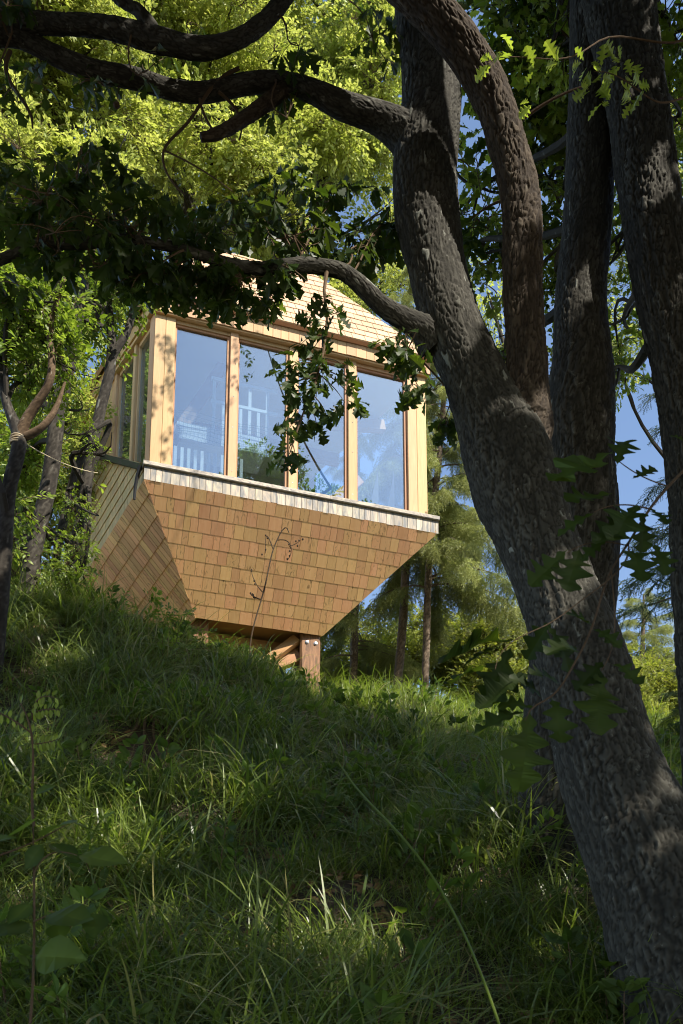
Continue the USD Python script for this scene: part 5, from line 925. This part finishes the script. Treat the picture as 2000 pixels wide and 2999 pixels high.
# large-leaved sapling in the left foreground
sp0 = P(90, 3100, 2.1); sap = thing('sapling', 'dark large leaved sapling poking in from the lower left corner', 'sapling', sp0)
for rows in ([(70, 3150, 2.1, 14), (95, 2900, 2.1, 12), (100, 2650, 2.12, 10), (98, 2480, 2.15, 8), (95, 2330, 2.2, 5)], [(-60, 2520, 2.1, 9), (40, 2490, 2.12, 8), (150, 2440, 2.15, 6), (215, 2400, 2.2, 4)], [(100, 2560, 2.12, 7), (150, 2500, 2.1, 6), (225, 2505, 2.1, 4)], [(98, 2700, 2.1, 7), (135, 2682, 2.08, 5)], [(98, 2810, 2.1, 6), (105, 2797, 2.05, 5)]):
    v, f = tube(pxpath(rows) * [1, 1, 1, .7], 7, 24); part(sap, 'stem', v, f, 'twig_bark', tone=np.full(len(v), .4))
def px_leaf(parent, bx, by, tx, ty, Yb, Yt, tilt, tone, mat, tmpl, size=1.0, label=None):
    a, b = P(bx, by, Yb), P(tx, ty, Yt); up = unit(np.array([.1, -1.0, .25]) * (1 - tilt) + np.array([0, 0, 1.0]) * tilt); put_leaf(parent, (a, b - a, up, float(np.linalg.norm(b - a)) * size, tone), mat, tmpl, label)
for bx, by, tx, ty, tl, tn in ((128, 2402, 0, 2440, .75, .9), (112, 2448, 218, 2388, .6, .8), (204, 2408, 303, 2424, .8, .4), (217, 2507, 372, 2506, .45, .7), (138, 2468, 235, 2500, .6, .2), (132, 2470, 66, 2540, .4, .2), (128, 2690, 262, 2662, .5, .5), (92, 2800, 236, 2792, .15, .35), (280, 2665, 276, 2735, .3, .2), (92, 2698, -20, 2735, .5, .3), (60, 2455, -40, 2445, .6, .5), (60, 2500, -30, 2540, .4, .2), (165, 2700, 175, 2755, .3, .2), (95, 2640, 20, 2690, .5, .2), (100, 2330, 160, 2290, .6, .4), (90, 2340, 30, 2320, .6, .4)):
    px_leaf(sap, bx, by, tx, ty, 2.12, 2.12 + rng.uniform(-.08, .08), tl, tn, 'sapling_leaf', BROAD)
# small-leaved sapling above it
sp1 = P(90, 2420, 4.6); sm_ = thing('sapling', 'thin sapling with rows of small pale leaves at the left edge', 'sapling', sp1)
for rows in ([(100, 2420, 4.6, 9), (96, 2260, 4.6, 8), (92, 2150, 4.6, 7), (60, 2060, 4.6, 4)], [(95, 2150, 4.6, 6), (40, 2110, 4.6, 5), (-20, 2080, 4.6, 4)], [(94, 2110, 4.6, 5), (110, 2050, 4.55, 4), (172, 2048, 4.5, 2)], [(95, 2180, 4.6, 4), (130, 2175, 4.6, 3), (172, 2165, 4.6, 2)], [(92, 2090, 4.6, 4), (130, 2078, 4.55, 3), (175, 2080, 4.5, 2)]):
    pts = pxpath(rows); v, f = tube(pts, 5, 24); part(sm_, 'stem', v, f, 'twig_bark', tone=np.full(len(v), .5)); c = spline(pts, 16)
    for k in range(2, 16):
        d = unit(np.gradient(c[:, :3], axis=0)[k] + (1 if k % 2 else -1) * np.array([.1, .0, .8]) * .06 + rng.normal(0, .012, 3)); side = unit(np.array([.3, rng.uniform(-.5, .5), (1 if k % 2 else -1) * .8])); put_leaf(sm_, (c[k, :3], unit(d + side), unit(np.array([0, -.7, .7]) + rng.normal(0, .3, 3)), .045 * rng.uniform(.7, 1.2), rng.uniform(.5, 1)), 'mid_leaf', OVAL)
# nearest oak branch on the right
nb0 = P(2060, 1330, 2.4); nb = thing('oak_branch', 'close dark oak branch with big lobed leaves hanging in front of the trunk', 'branch', nb0)
for rows in ([(2080, 1300, 2.4, 18), (2000, 1380, 2.4, 15), (1904, 1489, 2.38, 13), (1835, 1598, 2.36, 12), (1787, 1676, 2.34, 11), (1730, 1845, 2.32, 11), (1674, 1957, 2.3, 10), (1608, 2044, 2.28, 9), (1552, 2080, 2.26, 7), (1538, 2110, 2.26, 4)], [(1840, 1590, 2.36, 8), (1780, 1700, 2.3, 7), (1700, 1760, 2.28, 6), (1600, 1830, 2.26, 5), (1500, 1880, 2.25, 4), (1450, 1960, 2.25, 3)], [(1900, 1490, 2.38, 8), (1800, 1480, 2.36, 6), (1740, 1500, 2.34, 4)], [(1790, 1670, 2.34, 8), (1800, 1800, 2.34, 7), (1780, 1930, 2.34, 5), (1760, 1965, 2.34, 4)], [(1960, 1425, 2.4, 7), (1880, 1395, 2.42, 6), (1800, 1340, 2.44, 4)], [(1835, 1598, 2.36, 7), (1730, 1590, 2.34, 5), (1660, 1620, 2.32, 4)]):
    v, f = tube(pxpath(rows) * [1, 1, 1, .62], 7, 40); part(nb, 'twig', v, f, 'twig_bark', tone=np.full(len(v), .35))
for bx, by, tx, ty, tl, tn in ((1550, 2082, 1530, 2315, .05, 1.0), (1616, 2040, 1655, 2172, .05, .6), (1756, 1962, 1758, 2140, .05, 1.0), (1790, 1938, 1895, 1985, .2, .5), (1548, 2075, 1375, 2125, .5, .3), (1590, 2050, 1500, 1965, .3, .3), (1575, 2062, 1450, 2060, .3, .5), (1560, 1960, 1380, 2060, .3, .2), (1500, 1890, 1415, 2060, .2, .2), (1480, 1890, 1345, 1925, .7, .1), (1520, 1860, 1262, 1888, .85, .1), (1450, 1960, 1290, 1965, .8, .1), (1600, 1830, 1690, 1960, .3, .3), (1620, 1810, 1530, 1930, .2, .2), (1800, 1335, 1612, 1368, .4, .7), (1806, 1362, 1838, 1258, .2, .2), (1790, 1455, 1650, 1450, .3, .6), (1870, 1470, 1800, 1560, .2, .2), (1900, 1490, 1960, 1520, .2, .2), (1850, 1400, 1930, 1350, .3, .3), (1915, 1590, 1962, 1670, .1, .4), (1830, 1600, 1900, 1680, .1, .2), (1745, 1500, 1620, 1560, .3, .4), (1660, 1620, 1545, 1700, .25, .5), (1700, 1600, 1660, 1720, .2, .3), (1955, 1280, 2020, 1290, .3, .9), (1780, 1580, 1690, 1640, .3, .3), (1840, 1530, 1745, 1560, .3, .2), (1730, 1845, 1830, 1880, .3, .3), (1700, 1900, 1600, 1890, .35, .3), (1740, 1830, 1660, 1780, .4, .4), (1770, 1930, 1690, 2010, .2, .2), (1640, 2000, 1560, 1950, .3, .2), (1880, 1500, 1890, 1620, .1, .3)):
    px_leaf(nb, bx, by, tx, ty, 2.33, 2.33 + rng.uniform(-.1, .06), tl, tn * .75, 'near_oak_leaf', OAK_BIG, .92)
# old broken stump at the right edge
sg = P(1965, 2400, 5.4); stump = thing('stump', 'small jagged dark stump at the right edge beside the great oak root', 'stump', sg)
v, f, t = bark_tube(np.array([[sg[0] + .03, sg[1], sg[2] - .35, .10], [sg[0], sg[1], sg[2] - .05, .075], [sg[0] - .012, sg[1], sg[2] + .10, .035], [sg[0] - .02, sg[1], sg[2] + .17, .006]]), .012, .012, .03, 9, .012); part(stump, 'trunk', v, f, 'oak_bark_brown', normals(v, f), tone=t)
v, f = tube(np.array([[sg[0] + .10, sg[1], sg[2] - .3, .05], [sg[0] + .11, sg[1], sg[2] - .02, .03], [sg[0] + .12, sg[1], sg[2] + .06, .004]]), 8, 10); part(stump, 'splinter', v, f, 'oak_bark_brown', tone=np.full(len(v), .4))
# a gall hanging from the upper limb
ga = P(341, 308, 5.1); gl = thing('oak_gall', 'small brown oak gall hanging under the upper limb', 'gall', ga); s_ = trimesh.creation.icosphere(2, .022); part(gl, 'ball', s_.vertices + ga + (meshkit.noise(s_.vertices / .008)[:, None] - .5) * .006, s_.faces, 'twig_bark', tone=np.full(len(s_.vertices), .3))
v, f = tube(np.array([[*ga, .003], [*P(348, 250, 5.12), .003]]), 4, 4); part(gl, 'stalk', v, f, 'twig_bark', tone=np.full(len(v), .3))
